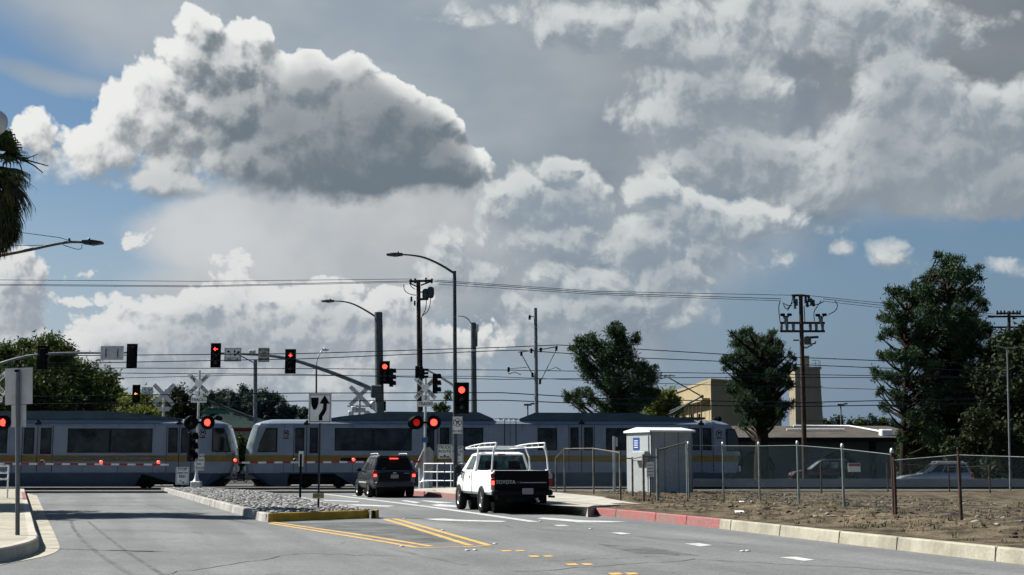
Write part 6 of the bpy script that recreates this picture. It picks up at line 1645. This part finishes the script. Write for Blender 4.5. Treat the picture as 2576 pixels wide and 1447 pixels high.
tree('tallest pine with two trunks near the right edge', 2388, 92, [(2350, 700, 24), (2380, 668, 20), (2402, 690, 28), (2440, 690, 22), (2330, 738, 26), (2380, 740, 34), (2442, 742, 28), (2466, 768, 18), (2335, 788, 28), (2400, 798, 34), (2450, 818, 28), (2482, 838, 18), (2330, 850, 24), (2380, 868, 30), (2442, 878, 34), (2490, 878, 20), (2400, 935, 34), (2452, 945, 36), (2380, 1000, 36), (2440, 1008, 42), (2400, 1060, 44), (2340, 930, 22), (2350, 1050, 24),
     (2250, 738, 16), (2235, 768, 16), (2282, 748, 20), (2222, 800, 13), (2258, 800, 24), (2232, 840, 17), (2280, 850, 26), (2300, 798, 20), (2222, 900, 13), (2258, 900, 24), (2300, 900, 24), (2203, 940, 13), (2240, 950, 20), (2285, 958, 24), (2258, 1000, 18), (2302, 1010, 24), (2228, 1030, 11), (2290, 1055, 18), (2212, 985, 8), (2365, 645, 9), (2410, 655, 10), (2320, 760, 22), (2318, 830, 26), (2325, 900, 26), (2330, 970, 28), (2345, 1000, 28), (2330, 1040, 26), (2420, 840, 36), (2400, 900, 38), (2430, 960, 40), (2360, 960, 30), (2410, 1030, 40), (2380, 820, 34), (2290, 1085, 26), (2360, 1100, 34)],
     ML_pine, 680, .42, .26, 340, 'pine_tree', 'pines beyond the track', seed=9, up=.4, asp=.35, clump=13, extra_trunks=[(2272, 2280, 770, .3)])
tree('black leafy mass of trees filling the right frame edge', 2560, 86, [(2530, 868, 30), (2572, 850, 34), (2520, 945, 52), (2580, 940, 60), (2500, 1035, 50), (2560, 1050, 66), (2480, 1118, 44), (2540, 1140, 58), (2436, 1128, 34), (2630, 900, 70), (2640, 1040, 80), (2600, 1140, 60), (2505, 900, 24), (2460, 1060, 34), (2400, 1140, 30)], ML_dark, 900, .4, .3, 200, 'broadleaf_tree', seed=10, asp=.7, clump=9, limbs=False)
for i, (lb, bl) in enumerate((('leafy bush with sunlit leaves below the left trunk of the tallest pine', [(2290, 1100, 22), (2315, 1085, 20), (2330, 1110, 26), (2280, 1130, 22), (2310, 1140, 26)]), ('dark bush between the two trunks of the tallest pine', [(2350, 1110, 26), (2370, 1140, 28), (2345, 1160, 28), (2390, 1165, 26)]), ('thin climbing bush beside the left pine trunk', [(2285, 1170, 14), (2290, 1150, 10), (2280, 1190, 14)]))):
    tree(lb, bl[0][0], 93+i, bl, ML_green if i != 1 else ML_dark, 1110, .08, .22, 330, 'bush', seed=30+i, asp=.7, limbs=False, cat='bush')
far_r = [(2075, 1062, 16), (2100, 1058, 14), (2112, 1052, 9), (2140, 1064, 14), (2165, 1060, 15), (2192, 1056, 17), (2222, 1060, 15), (2246, 1062, 14)]
for i, (u, v, r_) in enumerate(far_r):
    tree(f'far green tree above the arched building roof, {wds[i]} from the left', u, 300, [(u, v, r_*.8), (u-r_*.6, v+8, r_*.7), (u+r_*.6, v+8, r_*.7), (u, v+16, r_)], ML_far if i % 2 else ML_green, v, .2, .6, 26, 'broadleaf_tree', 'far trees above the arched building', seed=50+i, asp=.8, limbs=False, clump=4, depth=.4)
for i, (u, v, h) in enumerate(((1098, 1020, 14), (1110, 1010, 10), (1125, 1000, 12), (1118, 1024, 16))):
    pass
tree('thin sprouting shrub above the train roof between crossbuck and near signal', 1120, 108, [(1097, 1025, 7), (1112, 1018, 7), (1124, 1002, 8), (1128, 988, 6), (1120, 1028, 10), (1104, 1032, 9)], ML_green, 1000, .05, .22, 260, 'shrub', seed=60, asp=.6, cat='shrub')
tree('unseen broad street tree left of the frame whose shade crosses the road', -330, 41, [(-330, 420, 130), (-400, 480, 140), (-280, 500, 110), (-430, 380, 120), (-340, 560, 110), (-250, 430, 80)], ML_green, 520, .25, .22, 180, 'street_tree', seed=61, asp=.7, clump=8) if False else None
tree('low dark hedge mass under the pines behind the low wall', 2420, 100, [(2290+i*34, 1165+(i % 3)*8, 30) for i in range(11)], ML_dark, 1180, .08, .26, 150, 'hedge', seed=70, asp=.7, limbs=False, cat='hedge', depth=.15)
tree('dark hedge filling the gap behind the right pine trunk', 2430, 110, [(2300+i*40, 1128+(i % 2)*10, 34) for i in range(9)], ML_dark, 1180, .08, .28, 120, 'hedge', seed=71, asp=.7, limbs=False, cat='hedge', depth=.15)
tree('broad street tree standing outside the left edge, its shade falling across the road', -420, 40, [(-430, 330, 120), (-340, 400, 95), (-520, 420, 110), (-400, 500, 100), (-480, 520, 100), (-370, 300, 80), (-560, 320, 100), (-600, 430, 110), (-450, 420, 120), (-380, 450, 100), (-540, 500, 100), (-650, 380, 110)], ML_green, 520, .25, .34, 95, 'street_tree', seed=61, asp=.7, clump=8, depth=2.3)
# --- palm at the left edge
def palm(label, u, v0, v1, d, rr_c, seed=1):
    b0 = P(u, 1170, d); zt = P(u, v0, d).z; zb = P(u, v1, d).z
    r = thing('palm_tree', label, 'palm', (b0.x, d, 0), world_coords=True); rs = random.Random(seed)
    mb = MB(); n = 14; mb.tube([(b0.x+.12*math.sin(i*.5), d, zt*i/n) for i in range(n+1)], [.30-.10*i/n+(.02 if i % 2 else 0) for i in range(n+1)], mat('palm_bark', (.09, .07, .055), .95, var=.3, vs=5), 12); mb.build('trunk', r)
    Mg = leaf_mat('palm_leaf', (.020, .036, .014), (.045, .062, .020), .12); Md = leaf_mat('dead_palm_leaf', (.040, .034, .018), (.075, .060, .030), .1)
    def fan(mb, base_, dirv_, up_, L, m, nb=15, droop=.3, petiole=.5, spread=1.25):
        dirv_ = dirv_.normalized(); side = dirv_.cross(up_).normalized(); nrm = side.cross(dirv_)
        e = base_+dirv_*petiole; mb.tube([base_, e], [.02, .012], m, 4, caps=False)
        for k in range(nb):
            a = (k/(nb-1)-.5)*2*spread; dd = (dirv_*math.cos(a)+side*math.sin(a)).normalized(); w = .05
            sd = dd.cross(nrm).normalized()*w; l = L*(.7+.3*math.cos(a))*rs.uniform(.85, 1.1)
            m1 = e+dd*l*.55+Vector((0, 0, -droop*l*.12)); m2 = e+dd*l*.9+Vector((0, 0, -droop*l*.42)); tp_ = m2+Vector((dd.x*.05, dd.y*.05, -.16*l*(1+droop)))
            mb.add([e, m1-sd, m1+sd, m2-sd*.45, m2+sd*.45, tp_], [(0, 1, 2), (1, 3, 4, 2), (3, 5, 4)], m)
    top = Vector((b0.x, d, zt-.3))
    for i in range(34):
        a = rs.uniform(0, 2*PI); e = rs.uniform(-.35, 1.2); dv = Vector((math.cos(a)*math.cos(e), math.sin(a)*math.cos(e), math.sin(e)))
        mb = MB(); fan(mb, top, dv, Vector((0, 0, 1)), rr_c*.62, Mg, 17, .5, rr_c*.42); mb.build('frond', r)
    mb = MB(); H = zt-zb
    for i in range(210):
        t = (i/210)**.9; a = rs.uniform(0, 2*PI); z = zt-.4-t*(H-1.0); e = rs.uniform(-1.25, -.55)-.2*t
        R_ = rr_c*(.62-.36*t); dv = Vector((math.cos(a)*math.cos(e), math.sin(a)*math.cos(e), math.sin(e)))
        fan(mb, Vector((b0.x+math.cos(a)*.22, d+math.sin(a)*.22, z)), dv, Vector((0, 0, 1)), .80, Md if rs.random() < .45+.3*t else Mg, 12, .9, R_*.75, 1.0)
    mb.build('leaf_skirt', r)
    mb = MB()
    for pts in ([(20, 394), (60, 402), (95, 388)], [(20, 394), (66, 403), (100, 412), (122, 418)], [(40, 398), (80, 412), (108, 435)], [(30, 396), (48, 408), (56, 430)]):
        q_ = smooth(pts_uv(pts, d), 1); mb.tube(q_, [.03-.02*i/len(q_) for i in range(len(q_))], Mg, 4)
    mb.build('stray_frond', r)
    return r
palm('palm with shaggy hanging skirt cut by the left frame edge', -70, 392, 580, 38, 1.42, 4)
# ------------------------------------------------------------------ utility poles, catenary, wires
def upole(label, ub, ut, vt, d, r0=.20, r1=.15): return wpole('utility_pole', label, 'utility pole', ut, d, vt, r0, r1, M_wood, 12, 'wooden utility poles', ub=ub)
def PP(lst, d): return pts_uv(lst, d)
def ins(mb, p, r=.07, h=.3, m=M_black):
    mb.lathe([(0, -h/2), (r, -h/2), (r*.6, -h/4), (r, -h*.1), (r*.6, h*.1), (r, h*.25), (r*.5, h*.4), (0, h/2)], m, p, 'Z', 8)
# pole behind the crossing
d = 100; r = upole('wooden utility pole with slanted crossarm rising behind the right crossbuck', 1057, 1052, 705, d, .19, .15)
mb = MB(); a, b = PP([(1029, 708), (1088, 706)], d); mb.tube([a, b], .10, M_wood, 6); mb.tube(PP([(1030, 713), (1050, 722)], d), .05, M_wood, 6); mb.tube(PP([(1058, 718), (1088, 707)], d), .06, M_wood, 6); mb.build('crossarm', r)
mb = MB(); mb.tube(PP([(1056, 753), (1077, 752)], d), .10, M_wood, 6); mb.tube(PP([(1056, 735), (1070, 735)], d), .05, M_wood, 6); mb.build('lower_arm', r)
for u, v in ((1070.5, 742), (1083, 737)): mb = MB(); mb.lathe([(0, -.42), (.2, -.36), (.26, -.1), (.26, .3), (.18, .42), (0, .48)], M_darksteel, P(u, v, d), 'Z', 12); mb.build('transformer', r)
for u, v in ((1034.5, 752), (1043, 762), (1033, 708), (1044, 706), (1071, 704), (1086, 706)): mb = MB(); ins(mb, P(u, v, d), .09, .4); mb.build('insulator', r)
mb = MB()
for l in ([(1083, 743), (1082, 765), (1076, 785), (1064, 792), (1059, 800)], [(1072, 748), (1072, 770), (1068, 785), (1060, 796)], [(1015, 716), (1016, 730), (1028, 740), (1046, 743)], [(1030, 712), (1034, 722), (1044, 728)]): mb.tube(smooth(PP(l, d-.2)), .03, M_wire, 5)
mb.tube(PP([(1060, 800), (1062, 1035)], d-.1), .045, M_wire, 6); mb.build('drop_cable', r)
# transformer pole at right
d = 97; r = upole('tall wooden pole carrying double crossarms, insulators and a transformer', 2023.5, 2013.5, 742, d, .19, .145)
mb = MB(); mb.tube(PP([(1990.6, 743.5), (2014, 743), (2036, 745)], d), .09, M_wood, 6); mb.build('crossarm', r)
for v in (812.6, 833.5): mb = MB(); a, b = PP([(1961.5, v), (2074, v)], d); mb.box((a+b)/2, ((b-a).length, .14, .16), M_wood); mb.build('crossarm', r)
for u in (1964.5, 1979, 1995, 2037.7, 2052.6, 2068.3): mb = MB(); q = P(u, 823, d); mb.lathe([(.07, -.26), (.10, -.2), (.12, .15), (.08, .26)], M_steel, q, 'Z', 10); mb.build('insulator', r)
for u, v in ((1968, 792), (1985, 792), (2056.5, 793), (2073, 792)): mb = MB(); q = P(u, v, d); mb.box(q, (.34, .16, .2), M_black, bevel=.04); mb.tube([q, P(u+(6 if u in (1968, 2056.5) else -8), 804, d)], .05, M_darksteel, 6); mb.build('cutout', r)
for u in (1976, 2063.5): mb = MB(); mb.lathe([(0, -.3), (.15, -.3), (.17, .2), (.1, .3), (0, .3)], M_steel, P(u, 805, d), 'Z', 10); mb.build('arrester', r)
mb = MB(); q = P(2031, 857, d); mb.lathe([(0, -.28), (.24, -.28), (.26, 0), (.24, .28), (0, .33)], mat('transformer_grey', (.10, .12, .09), .6), q, 'Z', 14); mb.build('transformer', r)
mb = MB(); mb.tube(PP([(2038, 849), (2058, 848)], d), .09, M_darksteel, 8); mb.tube(PP([(1995, 856), (2009, 856)], d), .06, M_darksteel, 6); mb.tube(PP([(2040, 866), (2050, 864), (2051, 859)], d), .06, M_darksteel, 6); mb.tube(PP([(2013, 873), (2028, 875), (2042, 868)], d), .08, M_alu, 6); mb.build('switch_arm', r)
for u, v in ((1997, 753), (2003, 760), (1999, 768), (2026, 754), (2034, 752), (2040, 758), (2046, 762), (2030, 764)): mb = MB(); ins(mb, P(u, v, d), .12, .5, M_darksteel); mb.build('insulator', r)
for l in ([(1962, 757), (1958, 770), (1959, 790), (1962, 812)], [(1968, 762), (1978, 768), (1992, 770)], [(1970, 766), (1977, 780), (1986, 770), (1993, 762)], [(2065, 756), (2056, 770), (2046, 784), (2048, 808)], [(2100, 757), (2107, 768), (2102, 782), (2083, 792)], [(2025, 768), (2040, 769), (2060, 765), (2072, 758)], [(2022, 770), (2024, 810)], [(1994, 745), (1990, 765), (1980, 782)]): mb = MB(); mb.tube(smooth(PP(l, d-.15)), .032, M_wire, 5); mb.build('jumper_cable', r)
d = 120; r = upole('farthest utility pole, only its crossarms showing above the right edge trees', 2540, 2537, 783, d, .18, .14)
for v, u0, u1 in ((789, 2505, 2566), (797, 2484, 2580), (824, 2494, 2560)): mb = MB(); a, b = PP([(u0, v), (u1, v-1)], d); mb.box((a+b)/2, ((b-a).length, .14, .16), M_wood); mb.build('crossarm', r)
for u in (2508, 2517, 2526, 2548, 2558, 2565): mb = MB(); ins(mb, P(u, 786, d), .1, .4); mb.build('insulator', r)
r = wpole('street_lamp', 'slim pale pole standing in front of the black trees at right', 'pole', 2533, 71, 876, .06, .045, M_steel, 8, ub=2538); mb = MB(); mb.tube(PP([(2500, 921-50), (2533, 876), (2560, 874)], 71), .03, M_steel, 6); mb.build('lamp_arm', r)
# catenary mast
d = 81.2; r = wpole('catenary_mast', 'slim steel mast with V-shaped cantilevers between train roof and sky', 'mast', 1346.5, d, 775, .13, .10, M_steel, 12, ub=1351)
for l, q in ((((1345, 881), (1303, 886)), .035), (((1354, 880), (1403, 872)), .035), (((1309, 887), (1343, 949)), .03), (((1402, 873), (1355, 967)), .03)):
    mb = MB(); mb.tube(PP(l, d), q, M_steel, 7); mb.build('cantilever', r)
for l in (((1277, 928), (1330, 923)), ((1277, 928), (1279, 941), (1295, 936), (1310, 943)), ((1374, 933), (1398, 923.6), (1410, 931))): mb = MB(); mb.tube(PP(l, d), .035, M_alu, 6); mb.build('steady_arm', r)
for u, v in ((1336, 882), (1360, 880), (1311, 889), (1399, 876), (1279, 929), (1339, 943), (1358, 960), (1332, 798)): mb = MB(); ins(mb, P(u, v, d), .09, .3); mb.build('insulator', r)
mb = MB(); mb.tube(PP([(1330, 798), (1345, 796)], d), .03, M_steel, 6); mb.build('bracket', r)
# wires
def wire(label, pts, d, r_=.022, sag=0, group='overhead wires'):
    p = [P(u, v, dd) for (u, v), dd in zip(pts, d if isinstance(d, (list, tuple)) else [d]*len(pts))]; q = []
    for a, b in zip(p[:-1], p[1:]):
        n = 10
        for i in range(n): t = i/n; w = a.lerp(b, t); w.z -= sag*4*t*(1-t); q.append(w)
    q.append(p[-1]); mb = MB(); mb.tube(q, r_, M_wire, 5, caps=False); o = mb.build('overhead_wire'); tag(o, label, 'wire', group); return o
wire('topmost power line reaching the wooden pole top from the left', [(-60, 704), (500, 708), (1036, 702)], 100, .020)
wire('middle power line of the three left of the wooden pole', [(-60, 715), (500, 719.5), (1031, 707)], 99.5, .022)
wire('lowest power line of the three left of the wooden pole', [(-60, 718), (500, 722), (1030, 710)], 100.5, .018)
wire('upper power line between the wooden pole and the transformer pole', [(1080, 704), (1500, 733), (1992, 743)], [100, 98.5, 97], .020)
wire('second power line between the wooden pole and the transformer pole', [(1086, 708), (1500, 737), (1965, 752)], [99.6, 98.2, 96.7], .024)
wire('third power line between the wooden pole and the transformer pole', [(1100, 715), (1500, 741), (1962, 757)], [100, 98.6, 97], .018)
wire('upper power line from the transformer pole into the tallest pine', [(2036, 744), (2240, 765), (2500, 790)], [97, 106, 118], .020)
wire('middle power line from the transformer pole into the tallest pine', [(2070, 752), (2240, 771), (2500, 795)], [97, 106, 118], .022)
wire('lower power line from the transformer pole into the tallest pine', [(2070, 758), (2240, 777), (2500, 800)], [97, 106, 118], .018)
wire('highest catenary wire crossing the sky over the train', [(-60, 897), (757, 889.7), (1261, 874), (1404, 868), (1560, 876), (1850, 893), (2300, 911), (2650, 921)], 81.2, .026)
wire('second catenary wire just below the highest one', [(-60, 916), (235, 913), (757, 903), (1261, 882), (1310, 881), (1406, 888), (1620, 901), (2190, 925), (2650, 938)], 82.2, .026)
wire('left part of the contact wire running level behind the median sign', [(-60, 925), (757, 927.4), (1261, 931), (1730, 938), (2190, 945), (2650, 950)], 81.2, .022)
wire('fourth wire down, sloping gently over the crossbucks', [(-60, 936), (757, 942), (1261, 954.5), (1730, 950), (2300, 950), (2650, 952)], 82.2, .022)
wire('thin wire crossing at the height of the near red signal', [(-60, 960), (600, 944), (1225, 947), (1700, 966), (2300, 982), (2650, 990)], 83.5, .018)
wire('upper of the two lowest wires just above the train roofs', [(-60, 1000), (500, 992), (757, 989), (1261, 988), (1520, 1003), (2000, 1013), (2300, 1006), (2650, 1002)], 83.5, .030)
wire('lowest wire just above the train roofs', [(-60, 1018), (500, 1013), (757, 1009), (1261, 1007), (1520, 1017), (2000, 1023), (2300, 1018), (2650, 1015)], 84, .030)
wire('thin cable looping from the palm to the left lamp arm', [(-40, 577), (60, 586), (150, 598), (176, 606)], 48, .012)
wire('level cable running into the left lamp arm from the frame edge', [(-60, 619), (60, 618), (112, 617)], 48, .012)
